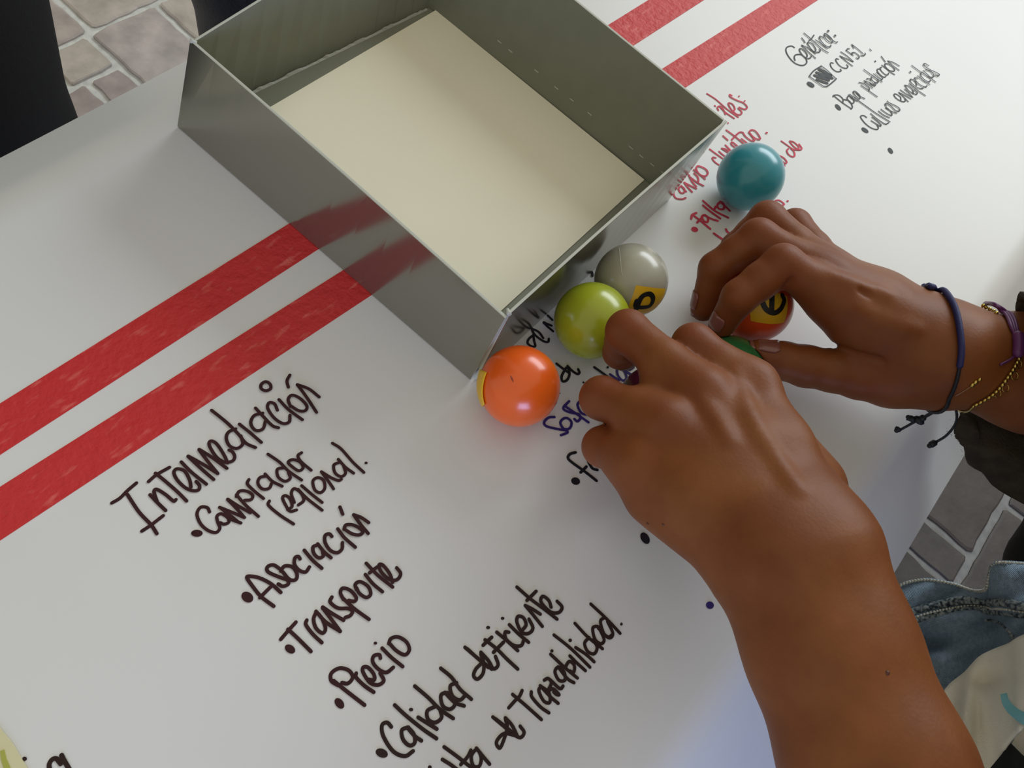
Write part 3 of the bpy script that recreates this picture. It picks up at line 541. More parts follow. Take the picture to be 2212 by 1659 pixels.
mb = MB(); Q = [on_ball(x, y, c, R) for x, y in spline([(1337, 536), (1340, 560), (1343, 590), (1349, 615)], 6)]; mb.tube(Q, .00018, 6); mb.build('seam', mat('grey_seam', (.5, .49, .42), rough=.4), o)
o, c = make_ball(1621, 382, .0205, (.028, .29, .37), 'teal blue ball on the red handwriting, behind the knuckles', 'teal_plastic'); BALLS['teal'] = c
o, c = make_ball(1632, 660, .0245, (.80, .085, .02), 'red-orange ball with yellow label lettered e, held by the right hand', 'red_orange_plastic'); BALLS['red'] = c
l = sticker(o, c, [(1618, 628), (1700, 640), (1693, 697), (1622, 693)], 'label', R + .00012)
letter(o, c, [[(1645, 648), (1655, 668), (1672, 676), (1686, 668), (1694, 650), (1690, 638)], [(1668, 636), (1667, 674)]], 11, l, R + .0003)
o, c = make_ball(1574, 806, .020, (.03, .16, .05), 'dark green ball mostly hidden under the left index knuckle', 'green_plastic'); BALLS['green'] = c
o, c = make_ball(1420, 872, .020, (.075, .010, .03), 'dark maroon ball covered by the palm of the left hand', 'maroon_plastic'); BALLS['maroon'] = c

# ------------------------------------------------------------------ bodies as smooth blended volumes, meshed by surface nets
def seg_d(P, a, b, ra, rb):
    ba = b - a; h = np.clip(((P - a) @ ba) / (ba @ ba + 1e-12), 0, 1); q = P - a - h[:, None] * ba
    return np.sqrt((q * q).sum(1)) - (ra + (rb - ra) * h)
def smin(a, b, k):
    h = np.maximum(k - np.abs(a - b), 0) / k; return np.minimum(a, b) - h * h * k * .25
class Vol:          # groups of tapered capsules; each group blends inside with k_in and joins the rest with k_out
    def __init__(s): s.g = []; s.cut = []; s.carve = []; s.floor = None
    def group(s, segs, kin, kout): s.g.append((segs, kin, kout))
    def eval(s, P, far=.05):
        D = np.full(len(P), far); U = np.full(len(P), far); fin = False
        for gi, (segs, kin, kout) in enumerate(s.g):
            G = np.full(len(P), far); hit = False
            for a, b, ra, rb in segs:
                m = max(ra, rb) + .012 + kin; lo = np.minimum(a, b) - m; hi = np.maximum(a, b) + m
                if far > .06: idx = slice(None)
                else:
                    idx = np.nonzero(((P > lo) & (P < hi)).all(1))[0]
                    if len(idx) == 0: continue
                G[idx] = smin(G[idx], seg_d(P[idx], a, b, ra, rb), kin); hit = True
            if kout < 0: U = smin(U, G, .0009); fin = -kout     # fingers stay apart from each other
            elif hit: D = smin(D, G, kout)
        if fin: D = smin(D, U, fin)
        for a, b, r in s.carve:
            m = r + .006; idx = np.nonzero(((P > np.minimum(a, b) - m) & (P < np.maximum(a, b) + m)).all(1))[0]
            if len(idx): D[idx] = -smin(-D[idx], seg_d(P[idx], a, b, r, r), .0022)
        for c, r in s.cut: D = np.maximum(D, r - np.sqrt(((P - c) ** 2).sum(1)))
        if s.floor is not None: D = np.maximum(D, s.floor - P[:, 2])
        return D
    def grad(s, P, e=4e-4):
        g = np.stack([s.eval(P + np.eye(3)[i] * e) - s.eval(P - np.eye(3)[i] * e) for i in range(3)], 1); return g / (2 * e)
def nets(vol, lo, hi, h, band=None, clip=None, far=.05):
    lo = np.array(lo, float); hi = np.array(hi, float); n = np.ceil((hi - lo) / h).astype(int) + 1
    cs = 4; nc = (n + cs - 1) // cs + 1
    ax = [lo[i] + np.arange(nc[i]) * h * cs for i in range(3)]; G = np.stack(np.meshgrid(*ax, indexing='ij'), -1).reshape(-1, 3)
    Dc = np.concatenate([vol.eval(g, far) for g in np.array_split(G, max(1, len(G) // 400000))]).reshape(nc)
    D = np.repeat(np.repeat(np.repeat(Dc, cs, 0), cs, 1), cs, 2)[:n[0], :n[1], :n[2]].copy()
    near = np.abs(Dc) < h * cs * 2.0
    for a in range(3): near |= np.roll(near, 1, a) | np.roll(near, -1, a)
    nf = np.repeat(np.repeat(np.repeat(near, cs, 0), cs, 1), cs, 2)[:n[0], :n[1], :n[2]]
    I = np.argwhere(nf)
    for ch in np.array_split(I, max(1, len(I) // 400000)):
        D[ch[:, 0], ch[:, 1], ch[:, 2]] = vol.eval(lo + ch * h, far)
    if clip is not None:
        pass
    S = D < 0; act = np.zeros(n - 1, bool); cntt = sum(S[i:n[0] - 1 + i, j:n[1] - 1 + j, k:n[2] - 1 + k].astype(np.int8) for i in (0, 1) for j in (0, 1) for k in (0, 1))
    act = (cntt > 0) & (cntt < 8); ids = -np.ones(act.shape, int); C = np.argwhere(act); ids[act] = np.arange(len(C))
    V = lo + (C + .5) * h
    for it in range(4):
        d = vol.eval(V, far); g = vol.grad(V); g2 = (g * g).sum(1) + 1e-6; st = -(d / g2)[:, None] * g; ln = np.linalg.norm(st, axis=1)[:, None] + 1e-12; V = V + st * np.minimum(1, h * .8 / ln)
    F = []
    for a in range(3):
        b, c = (a + 1) % 3, (a + 2) % 3; s0 = [slice(None)] * 3; s1 = [slice(None)] * 3; s0[a] = slice(0, -1); s1[a] = slice(1, None)
        A = S[tuple(s0)]; B = S[tuple(s1)]; E = np.argwhere(A != B)
        E = E[(E[:, b] > 0) & (E[:, c] > 0) & (E[:, b] < n[b] - 1) & (E[:, c] < n[c] - 1)]
        ub = np.zeros(3, int); ub[b] = 1; uc = np.zeros(3, int); uc[c] = 1
        q = [ids[tuple((E - x).T)] for x in (ub * 0, ub, ub + uc, uc)]; fl = A[tuple(E.T)]
        Q = np.stack(q, 1); Q[~fl] = Q[~fl][:, ::-1]; F.append(Q)
    F = np.concatenate(F); F = F[(F >= 0).all(1)]
    return V, F
def relax(V, F, vol, it=2, far=.05):
    E = np.concatenate([F[:, [0, 1]], F[:, [1, 2]], F[:, [2, 3]], F[:, [3, 0]]])
    for _ in range(it):
        Sx = np.zeros_like(V); n = np.zeros(len(V))
        np.add.at(Sx, E[:, 0], V[E[:, 1]]); np.add.at(n, E[:, 0], 1); np.add.at(Sx, E[:, 1], V[E[:, 0]]); np.add.at(n, E[:, 1], 1)
        V = V + .6 * (Sx / np.maximum(n, 1)[:, None] - V)
        d = vol.eval(V, far); g = vol.grad(V); V = V - (d / ((g * g).sum(1) + .3))[:, None] * g
    return V
def netmesh(name, V, F, material, parent=None):
    me = bpy.data.meshes.new(name); me.vertices.add(len(V)); me.vertices.foreach_set('co', V.astype(np.float32).ravel()); me.loops.add(F.size); me.loops.foreach_set('vertex_index', F.astype(np.int32).ravel())
    me.polygons.add(len(F)); me.polygons.foreach_set('loop_start', (np.arange(len(F)) * 4).astype(np.int32)); me.polygons.foreach_set('use_smooth', np.ones(len(F), bool)); me.update(); me.validate()
    me.materials.append(MAT[material]); o = bpy.data.objects.new(name, me); COL.objects.link(o)
    if parent: o.parent = parent; o.matrix_parent_inverse = parent_matrix(parent).inverted()
    return o

mm = .001
HAND = {
 'L': dict(wrist=(1722, 1215, .088), fore=(1893, 1659, .088), wr=20.5, fr=23.5, lat=8, tm=.8, web=[('index', 'middle', .30, .42), ('middle', 'ring', .50, .30), ('ring', 'pinky', .30, .30)],
   index=[(1622, 835, .076), (1498, 745, .068), (1462, 795, .042), (1480, 822, .030)],
   middle=[(1520, 850, .079), (1356, 716, .060), (1340, 760, .034), (1352, 772, .016)],
   ring=[(1440, 920, .077), (1300, 860, .056), (1330, 885, .030), (1370, 890, .012)],
   pinky=[(1382, 1004, .070), (1302, 965, .051), (1335, 990, .030), (1380, 990, .012)],
   thumb=[(1748, 1050, .068), (1650, 930, .047), (1568, 862, .034), (1520, 842, .024)]),
 'R': dict(wrist=(2050, 766, .052), fore=(2230, 805, .052), wr=20, fr=25.5, rs=1.05, cs=.7, lat=5, web=[('index', 'middle', .25, .25), ('middle', 'ring', .25, .25), ('ring', 'pinky', .25, .2)],
   index=[(1818, 652, .062), (1690, 572, .064), (1597, 642, .052), (1559, 702, .034)],
   middle=[(1792, 605, .060), (1638, 515, .050), (1546, 580, .035), (1520, 666, .018)],
   ring=[(1780, 586, .055), (1657, 475, .044), (1590, 535, .030), (1562, 600, .014)],
   pinky=[(1800, 588, .046), (1716, 487, .033), (1670, 530, .022), (1640, 570, .011)],
   thumb=[(1990, 805, .045), (1858, 812, .038), (1740, 791, .034), (1632, 765, .032)])}
RAD = dict(index=(11.2, 10.2, 9.3, 9.7, 8.8, 8.4, 6.6), middle=(10.4, 10., 9.5, 9.9, 8.9, 8.4, 6.8), ring=(10.4, 10., 9.4, 9.6, 8.3, 7.9, 6.4), pinky=(9.8, 9.2, 8.6, 8.8, 7.4, 7.0, 5.7), thumb=(13.5, 11.5, 10.3, 10.2, 9., 9.3, 7.2))
vol = Vol(); vol.floor = TABLE + .0004; JOINTS = []; FING = {}
for side, hd in HAND.items():
    J = {k: [at(*q) for q in hd[k]] for k in ('index', 'middle', 'ring', 'pinky', 'thumb')}; wr = at(*hd['wrist']); fo = at(*hd['fore'])
    lat = J['index'][0] - J['pinky'][0]; lat /= np.linalg.norm(lat); fwd = J['middle'][0] - wr; fwd /= np.linalg.norm(fwd); up = np.cross(lat, fwd); up *= np.sign(up[2]); up /= np.linalg.norm(up); lat = np.cross(fwd, up) * np.sign(np.cross(fwd, up) @ lat)
    RS = hd.get('rs', 1); hd.update(J=J, W=wr, F=fo, lat3=lat, up3=up, fwd3=fwd)
    ax = fo - wr; ax /= np.linalg.norm(ax); elbow = wr + ax * .235; hd['elbow'] = elbow; l2 = lat - ax * (lat @ ax); l2 /= np.linalg.norm(l2)
    L_ = hd['lat'] * mm
    def arc(a, b, t): return a + (b - a) * t
    palm = []
    for k, s in (('index', .62), ('middle', .2), ('ring', -.25), ('pinky', -.68)):
        c0 = wr + lat * s * .019 * hd.get('cs', 1) + fwd * .012; m_ = J[k][0]; mid = (c0 + m_) / 2 + up * .0015
        r0 = RAD[k][0] * mm; palm += [(c0, mid, .0135, r0 * 1.0), (mid, m_, r0 * 1.0, r0 * .98)]
        lowm = m_ - up * .009 - fwd * .012; palm.append((c0 - up * .006, lowm, .012, .009))
    th = J['thumb']; c0 = wr + lat * .014 + fwd * .008 - up * .002
    palm += [(c0, th[0], .015, RAD['thumb'][0] * mm * hd.get('tm', 1)), (th[0], arc(th[0], th[1], .5), RAD['thumb'][0] * mm * hd.get('tm', 1), .013), (arc(th[0], th[1], .45) - up * .004, arc(J['index'][0], wr, .45) - up * .010, .011, .011), (wr - lat * .016 + fwd * .02 - up * .008, arc(J['pinky'][0], wr, .3) - up * .010, .0135, .0105)]
    for ka, kb, ta, tb_ in hd['web']: palm.append((arc(J[ka][0], J[ka][1], ta) - up * .004, arc(J[kb][0], J[kb][1], tb_) - up * .004, .0062, .0062))
    palm += [(wr + l2 * L_, wr + ax * .03 + l2 * L_, hd['wr'] * mm, hd['wr'] * mm), (wr - l2 * L_, wr + ax * .03 - l2 * L_, hd['wr'] * .98 * mm, hd['wr'] * mm), (wr + fwd * .016 + l2 * L_ * 1.0, wr + l2 * L_, .0170, hd['wr'] * mm), (wr + fwd * .016 - l2 * L_, wr - l2 * L_, .0165, hd['wr'] * .98 * mm),
             (wr + ax * .03 + l2 * L_, fo + l2 * L_ * 1.05, hd['wr'] * mm, hd['fr'] * mm), (wr + ax * .03 - l2 * L_, fo - l2 * L_ * 1.05, hd['wr'] * mm, hd['fr'] * mm), (fo, elbow, (hd['fr'] + 3) * mm, .036)]
    vol.group(palm, .014, .004)
    vol_k = .0025
    for k in ('index', 'middle', 'ring', 'pinky', 'thumb'):
        j = J[k]; r = [x * mm * RS for x in RAD[k]]; S = []
        if k == 'thumb':
            S = [(j[0], j[1], r[0], r[1]), (j[1], arc(j[1], j[2], .5), r[1], r[2]), (arc(j[1], j[2], .5), j[2], r[2], r[3]), (j[2], arc(j[2], j[3], .45), r[3], r[5]), (arc(j[2], j[3], .45), j[3], r[5], r[6])]
        else:
            a = arc(j[0], J[k][0] + (wr - J[k][0]) * .25, 1); pd = (j[1] - j[0]) / np.linalg.norm(j[1] - j[0])
            S = [(j[0], arc(j[0], j[1], .5), r[0], r[2]), (arc(j[0], j[1], .5), j[1], r[2], r[3]), (j[1], arc(j[1], j[2], .5), r[3], r[4]), (arc(j[1], j[2], .5), j[2], r[4], r[5]), (j[2], j[3], r[5], r[6])]
        vol.group(S, vol_k, -.0055)
        JOINTS += [(j[1], .012, .75), (j[2], .010, .55), (j[3], .012, .7)] + ([(j[0], .012, .35)] if k != 'thumb' else [])
        FING[side + k] = j
for c in BALLS.values(): vol.cut.append((c, R + .0003))
# tendons and veins that stand out on the backs of the hands
def surf(px, py, tries=90):
    d = ray(px, py); d = d / np.linalg.norm(d); t = .12; P = CAM + d * t
    for _ in range(tries):
        P = CAM + d * t; v = vol.eval(P[None])[0]
        if v < .0002: break
        t += max(.0004, v * .7)
    return P, d
VE = [([(1590, 812), (1622, 900), (1650, 958), (1690, 1015), (1722, 1060)], 1.5, 1.15), ([(1520, 870), (1550, 910), (1575, 955)], 1.5, 1.0),
      ([(1845, 662), (1905, 692), (1975, 712)], 1.6, 1.1), ([(1800, 600), (1850, 618), (1915, 640)], 1.5, 1.1)]
CR = [([(1790, 742), (1830, 757), (1880, 772), (1908, 780)], .9), ([(1712, 603), (1700, 617), (1672, 640)], .8), ([(1856, 625), (1868, 632), (1882, 640)], .5)]
extra = []
for pts, r, sink in VE:
    Q = [surf(*p) for p in spline(pts, 3)]; Q = [q + d * (r * .55 + sink) * mm for q, d in Q]
    extra.append(([(Q[i], Q[i + 1], r * mm * (.5 if i in (0,) else .9), r * mm * (.5 if i == len(Q) - 2 else .9)) for i in range(len(Q) - 1)], .001, .006))
vol.g += extra
for pts, r in CR:
    Q = [surf(*p) for p in spline(pts, 3)]; Q = [q - d * r * .15 * mm for q, d in Q]; vol.carve += [(Q[i], Q[i + 1], r * mm) for i in range(len(Q) - 1)]

# the seated-side person: body volume
LH, RH = HAND['L'], HAND['R']
pelvis = np.array([.47, .19, .52]); chest = np.array([.43, .19, .83]); neck = np.array([.38, .19, 1.0]); head = np.array([.33, .19, 1.13])
shL = np.array([.41, .03, .97]); shR = np.array([.41, .36, .97])
def elbow_fix(hd, sh):
    e = hd['elbow']; return e
coarse = Vol()
segs = [(pelvis, chest, .125, .115), (pelvis + [0, -.07, 0], chest + [0, -.07, 0], .10, .10), (pelvis + [0, .07, 0], chest + [0, .07, 0], .10, .10), (chest, neck, .09, .05), (shL, shR, .055, .055), (neck, head - [0, 0, .03], .05, .055)]
coarse.group(segs, .05, .03)
coarse.group([(head + [.01, 0, .0], head + [.005, 0, .045], .070, .076), (head + [-.035, 0, -.06], head + [-.03, 0, -.01], .036, .052)], .03, .02)
coarse.group([(head + [-.078, 0, -.002], head + [-.088, 0, -.028], .008, .011), (head + [.01, .072, -.02], head + [.012, .074, .004], .011, .014), (head + [.01, -.072, -.02], head + [.012, -.074, .004], .011, .014), (head + [-.066, -.014, -.058], head + [-.066, .014, -.058], .010, .010)], .006, .012)
for hd, sh in ((LH, shL), (RH, shR)): coarse.group([(sh, hd['elbow'], .048, .037), (hd['elbow'], hd['F'] + (hd['elbow'] - hd['F']) * .40, .036, .0305)], .02, .03)
KN = [np.array([.06, .12, .50]), np.array([.06, .255, .50])]; AN = [np.array([.12, .11, .09]), np.array([.12, .27, .09])]
for s, kn, an in ((-1, KN[0], AN[0]), (1, KN[1], AN[1])):
    coarse.group([(pelvis + [0, s * .08, -.03], kn, .078, .054), (kn, an, .054, .036), (an - [0, 0, .04], an + [-.15, 0, -.055], .034, .028)], .03, .03)

import time; T0 = time.time()
allp = np.array([q for hd in (LH, RH) for k in ('index', 'middle', 'ring', 'pinky', 'thumb') for q in hd['J'][k]] + [LH['F'], RH['F'], LH['W'], RH['W']])
lo = allp.min(0) - .03; hi = allp.max(0) + .035
for hd in (LH, RH):
    e = hd['F'] + (hd['elbow'] - hd['F']) * .55; lo = np.minimum(lo, e - .04); hi = np.maximum(hi, e + .04)
lo[2] = TABLE - .002
V1, F1 = nets(vol, lo, hi, .00135); V1 = relax(V1, F1, vol, 2)
print('hands', len(V1), time.time() - T0)
V2, F2 = nets(coarse, (-.12, -.06, .012), (.68, .54, 1.32), .010, far=.3); print('torso', len(V2), time.time() - T0)
person = empty('person', (.47, .19, 0), 'person seated at the right with both hands on the balls, denim over cream top', 'person')
flush = np.zeros(len(V1) + len(V2), np.float32)
for c, r, a in JOINTS:
    d = np.linalg.norm(V1 - c, axis=1); flush[:len(V1)] = np.maximum(flush[:len(V1)], a * np.clip(1.9 - d / r, 0, 1))
body = netmesh('body', np.concatenate([V1, V2]), np.concatenate([F1, F2 + len(V1)]), 'skin', person)
at_ = body.data.attributes.new('flush', 'FLOAT', 'POINT')
flush_full = flush if len(body.data.vertices) == len(flush) else np.zeros(len(body.data.vertices), np.float32)
at_.data.foreach_set('value', flush_full)
# fingernails: thin curved plates on the upper side of each fingertip
def nail(side, k, width, length, material='nail'):
    j = FING[side + k]; a, b = j[2], j[3]; t = (b - a) / np.linalg.norm(b - a); hd = HAND[side]
    pv = (a - j[1]) / np.linalg.norm(a - j[1]); dors = pv - t * (pv @ t)
    if np.linalg.norm(dors) < .25 or k == 'thumb': u2 = hd['up3'] - t * (hd['up3'] @ t); dors = u2 if k == 'thumb' else dors + u2 * .5
    dors /= np.linalg.norm(dors); s = np.cross(t, dors); r = RAD[k][6] * mm; V = []; nu, nv = 8, 8
    for i in range(nu + 1):
        u = i / nu; pos = b + t * (-length * .62 + length * u)
        wv = width * (1 - .35 * max(0, (u - .7) / .3) ** 2) * (1 - .25 * max(0, (.2 - u) / .2) ** 2)
        for q in range(nv + 1):
            x = (q / nv - .5) * wv; rr = r + .0015; ang = x / rr; p0 = pos + s * math.sin(ang) * rr
            dd = dors * math.cos(ang) + s * math.sin(ang); P = pos + dd * (rr + .004)
            for _ in range(12):
                v = vol.eval(P[None])[0]
                if v < .0005 or v > .045: break
                P = P - dd * v * .8
            if u > .72 or np.linalg.norm(P - pos) < r * .8: P = pos + dd * max(r * .93 - .0016 * (u - .5), .003) if u > .72 else P
            V.append(P + dd * .0002)
    F = [(i * (nv + 1) + q, (i + 1) * (nv + 1) + q, (i + 1) * (nv + 1) + q + 1, i * (nv + 1) + q + 1) for i in range(nu) for q in range(nv)]
    o = mesh('fingernail', V, F, material, body, True); m = o.modifiers.new('s', 'SOLIDIFY'); m.thickness = .0005; m.offset = 0; return o
for side in 'LR':
    for k, wd, ln in (('index', .0105, .013), ('middle', .0108, .0135), ('ring', .010, .0125), ('pinky', .0085, .011), ('thumb', .0125, .0145)): nail(side, k, wd, ln, 'nail')
def mole(px, py, r):
    P, d = surf(px, py); mb = MB(); mb.ball(P + d * r * .55, r, 12, 8); mb.build('mole', mat('mole', (.10, .03, .015)) if 'mole' not in bpy.data.materials else bpy.data.materials['mole'], body, True)
mole(1916, 1453, .0009); mole(1433, 1133, .0006); mole(1399, 1131, .0005)

# ------------------------------------------------------------------ bracelets on the right wrist
def snap(p, gap):       # onto the arm where the line of sight meets it, else the given height
    P, d = surf(p[0], p[1]); v = vol.eval(P[None])[0]
    return P - d * gap if v < .0006 and P[2] > TABLE + .01 else at(p[0], p[1], max(.03, p[2] - .024))
def wrap(pts, gap, sub=8, closed=False):
    pts = [tuple(snap(p, gap)) for p in pts]; Q = spline(pts, sub)
    for _ in range(4):
        d = vol.eval(Q); g = vol.grad(Q); n = np.linalg.norm(g, axis=1)[:, None] + 1e-9; push = np.maximum(gap - d, 0)[:, None]; Q = Q + push * g / n
    return Q
def hidden(p0, p1, pm, gap, n=30):     # the rest of a loop, from p1 round the far side of the arm back to p0
    p0, p1 = np.array(p0), np.array(p1); A, B = RH['W'], RH['F'] + (RH['elbow'] - RH['F']) * .3; ax = (B - A) / np.linalg.norm(B - A)
    t0, t1 = (p0 - A) @ ax, (p1 - A) @ ax; e = CAM - A; e -= ax * (e @ ax); e /= np.linalg.norm(e); f_ = np.cross(ax, e); ang = lambda q, t: math.atan2((q - A - ax * t) @ f_, (q - A - ax * t) @ e)
    a0, a1 = ang(p0, t0) % (2 * math.pi), ang(p1, t1) % (2 * math.pi); out = []      # e points to the camera; go through the opposite angle pi
    for k in range(n):
        u = k / (n - 1); a = a1 + (a0 - a1) * u; c = A + ax * (t1 + (t0 - t1) * u + .007 * math.sin(math.pi * u) ** .5); d = math.cos(a) * e + math.sin(a) * f_; r = .008
        while r < .05 and vol.eval((c + d * r)[None])[0] < gap: r += .0007
        q = c + d * r; q[2] = max(q[2], TABLE + .002); out.append(q)
    out = np.array(out); out[0] = p1; out[-1] = p0; sm = out.copy()
    for _ in range(3): sm[1:-1] = (sm[:-2] + sm[1:-1] * 2 + sm[2:]) / 4
    return sm
bl = empty('cord_bracelet', at(2078, 760, .09), 'blue braided cord bracelet with black drawstring ends on the right wrist', 'bracelet', 'bracelets on the right wrist')
vis = [(1996, 618, .066), (2006, 624, .076), (2022, 628, .084), (2042, 637, .092), (2060, 664, .099), (2072, 708, .103), (2077, 752, .103), (2073, 792, .100)]
Q = wrap(vis, .0016); mb = MB()
for i in range(len(Q) - 1):           # plaited lumps
    a, b = Q[i], Q[i + 1]
    for t in (0, .5): p = a + (b - a) * t; mb.ball(p, .00155, 8, 6)
mb.tube(Q, .0011, 8); mb.build('braid', 'bluecord', bl, True)
q0, qm = Q[0], Q[len(Q) * 2 // 3]; Q2 = wrap([(2073, 792, .100), (2064, 830, .092), (2050, 862, .080)], .0009); Q = np.vstack([Q2, hidden(q0, Q2[-1], qm, .0009)[1:]]); mb = MB(); mb.tube(Q, .0009, 8); mb.build('cord', 'blackcord', bl, True)
def free(pts, r, name, mt, parent, sub=8, n=8):
    Q = spline([tuple(at(p[0], p[1], max(.008, p[2] - .022))) for p in pts], sub); mb = MB(); mb.tube(Q, r, n); return mb.build(name, mt, parent, True)
free([(2048, 864, .078), (2020, 885, .062), (1998, 900, .050), (1975, 908, .044), (1958, 904, .042)], .0009, 'cord', 'blackcord', bl)
free([(2052, 866, .076), (2030, 882, .060), (2004, 898, .050), (1975, 912, .044), (1945, 928, .036), (1935, 930, .034)], .0007, 'cord', 'blackcord', bl)
free([(2056, 862, .076), (2066, 890, .062), (2064, 915, .050), (2045, 940, .042), (2022, 955, .036)], .0007, 'cord', 'blackcord', bl)
mb = MB(); P = at(1981, 875 + 33, .046); 
for p, r, sc in (((1985, 908, .046), .0020, (1.6, 1, 1)), ((1993, 903, .048), .0019, (1, 1, 1)), ((1970, 905, .045), .0017, (1.4, 1, 1)), ((1962, 901, .044), .0013, (1, 1, 1))): mb.ball(at(p[0], p[1], p[2] - .022), r, 10, 7, sc)
mb.build('sliding_knot', 'blackcord', bl, True)
for p0, p1 in (((1943, 924, .036), (1937, 930, .035)), ((2022, 954, .036), (2008, 963, .035))):
    a, b = at(p0[0], p0[1], p0[2] - .022), at(p1[0], p1[1], p1[2] - .022); mb = MB(); mb.tube([a, a + (b - a) * .2, a + (b - a) * .8, b], [.0009, .0018, .0018, .0010], 10); mb.ball(b, .0014, 8, 6); mb.build('end_knot', 'blackcord', bl, True)
pu = empty('cord_bracelet.001', at(2195, 720, .09), 'purple cord bracelet with a gold bead chain and rings, nearest the sleeve', 'bracelet', 'bracelets on the right wrist')
for off, g in ((0, .0010), (6, .0012), (-6, .0011)):
    Q = wrap([(2128 + off * .3, 655 - off * .2, .086), (2150, 660 - abs(off) * .4, .096), (2172 + off, 678, .104), (2188 + off, 706, .108), (2196 + off * .4, 730, .110)], g); mb = MB(); mb.tube(Q, .0009, 8); mb.build('cord', 'purple', pu, True)
Q = wrap([(2196, 728, .110), (2198, 745, .110), (2197, 762, .108)], .0022); mb = MB()
for i in range(0, len(Q)): mb.tube([Q[i] + (Q[min(i + 1, len(Q) - 1)] - Q[max(i - 1, 0)]) * .0, Q[i] + np.array([0, 0, 1e-4])], .0026, 10); mb.ball(Q[i], .0027, 10, 6, (1, 1, .9))
mb.build('wrapped_knot', 'purple', pu, True)
Q = wrap([(2196, 762, .107), (2182, 776, .105), (2160, 788, .102)], .0007); mb = MB(); mb.tube(Q, .0006, 6); mb.build('cord_end', 'purple', pu, True)
Q = wrap([(2198, 762, .107), (2201, 775, .104)], .0009); mb = MB(); mb.tube(Q, .0009, 6); mb.build('cord', 'purple', pu, True)
gd = pu
Q = wrap([(2200, 775, .106), (2190, 795, .103), (2174, 818, .099), (2158, 838, .094), (2140, 854, .088), (2120, 866, .082), (2102, 874, .076)], .0011, 14)
L = np.concatenate([[0], np.cumsum(np.linalg.norm(np.diff(Q, axis=0), axis=1))]); k = int(L[-1] / .0021)
proto = None
for i in range(k + 1):
    p = np.array([np.interp(i * .0021, L, Q[:, a]) for a in range(3)])
    if proto is None: mb = MB(); mb.ball((0, 0, 0), .00105, 10, 7); proto = mb.build('bead', 'gold', gd, True); b_ = proto; QQ = Q
    else: b_ = proto.copy(); COL.objects.link(b_)
    b_.parent = gd; b_.matrix_parent_inverse = Matrix(); b_.location = Vector(p) - gd.location
Qh = hidden(wrap([(2128, 655, .086)], .0009, 1)[0] if False else at(2126, 655, .060), Q[-1], Q[len(Q) // 3], .0009); mb = MB(); mb.tube(Qh, .0006, 6); mb.build('chain', 'gold', gd, True)
def ring(c, r, tilt, parent, name='hanging_ring'):
    ex, ey = RC[0], RC[1]; P = [np.array(c) + r * (math.cos(a) * ex + math.sin(a) * ey * tilt) for a in np.arange(20) * math.pi / 10]; mb = MB(); mb.tube(P, .00022, 6, closed=True); return mb.build(name, 'gold', parent, True)
for p in ((2200, 787, .103), (2192, 812, .098), (2172, 838, .092), (2155, 850, .088)):
    ring(snap(p, .0008), .0016, 1.2, gd)
for p in ((2122, 652), (2128, 656), (2136, 660), (2144, 664), (2150, 668)):
    P = np.array(snap((p[0] + 2, p[1] + 8, .088), .0012)); d = 0; b_ = proto.copy(); COL.objects.link(b_); b_.parent = gd; b_.matrix_parent_inverse = Matrix(); b_.location = Vector(P - d * .0012) - gd.location
g3 = empty('bead_bracelet', at(2108, 826, .09), 'clear thread bracelet with three tiny gold beads and a grey charm', 'bracelet', 'bracelets on the right wrist')
for px, py, r in ((2100, 832, .0012), (2107, 826, .0012), (2116, 820, .0010)):
    P, d = surf(px, py); mb = MB(); mb.ball(P - d * .0006, r, 10, 7); mb.build('bead', 'gold', g3, True)
MAT['thread_clear'] = mat('clear_thread', (.30, .16, .10), rough=.15, spec=.8)
Q = wrap([(2116, 820, .098), (2107, 826, .097), (2100, 832, .096), (2080, 846, .088), (2062, 856, .078)], .0003); mb = MB(); mb.tube(Q, .00022, 6); mb.build('thread', 'thread_clear', g3, True)
mb = MB()
for p, r in (((2040, 868, .066), .0020), ((2049, 872, .064), .0026), ((2060, 873, .064), .0018)): mb.ball(at(p[0], p[1], p[2] - .024), r, 10, 7, (1.2, 1, .8))
mb.build('charm', 'silver', g3, True); ring(at(2057, 866, .044), .0020, .8, g3, 'charm_ring')

# ------------------------------------------------------------------ clothes of the leaning person
def patch(name, rows, zfun, material, parent, sub=5, thick=.0012, uvs=6., bumps=None):
    R_ = [spline(r, sub) for r in rows]; n = min(len(r) for r in R_); R_ = np.array([r[:n] for r in R_]); m = len(R_)
    cols = np.array([spline(R_[:, j], sub) for j in range(n)]); M_, N_ = cols.shape[1], n; V = []; UV = []
    for i in range(M_):
        for j in range(N_):
            u, v = j / (N_ - 1), i / (M_ - 1); x, y = cols[j, i]; V.append(at(x, y, zfun(u, v, x, y))); UV.append((u * uvs, v * uvs * .7))
    F = [(i * N_ + j, (i + 1) * N_ + j, (i + 1) * N_ + j + 1, i * N_ + j + 1) for i in range(M_ - 1) for j in range(N_ - 1)]
    o = mesh(name, V, F, material, parent, True, UV); s = o.modifiers.new('s', 'SOLIDIFY'); s.thickness = thick; s.offset = 0
    return o, np.array(V).reshape(M_, N_, 3)
top = [(1880, 1330), (1935, 1268), (1990, 1250), (2055, 1258), (2100, 1273), (2128, 1270), (2136, 1240), (2150, 1214), (2212, 1216), (2300, 1225)]
seam = [(1890, 1365), (1943, 1332), (1990, 1312), (2060, 1296), (2100, 1292), (2132, 1296), (2142, 1299), (2165, 1299), (2212, 1306), (2300, 1318)]
r3 = [(1900, 1400), (1952, 1352), (2000, 1336), (2060, 1322), (2100, 1318), (2135, 1320), (2150, 1322), (2175, 1322), (2212, 1330), (2300, 1345)]
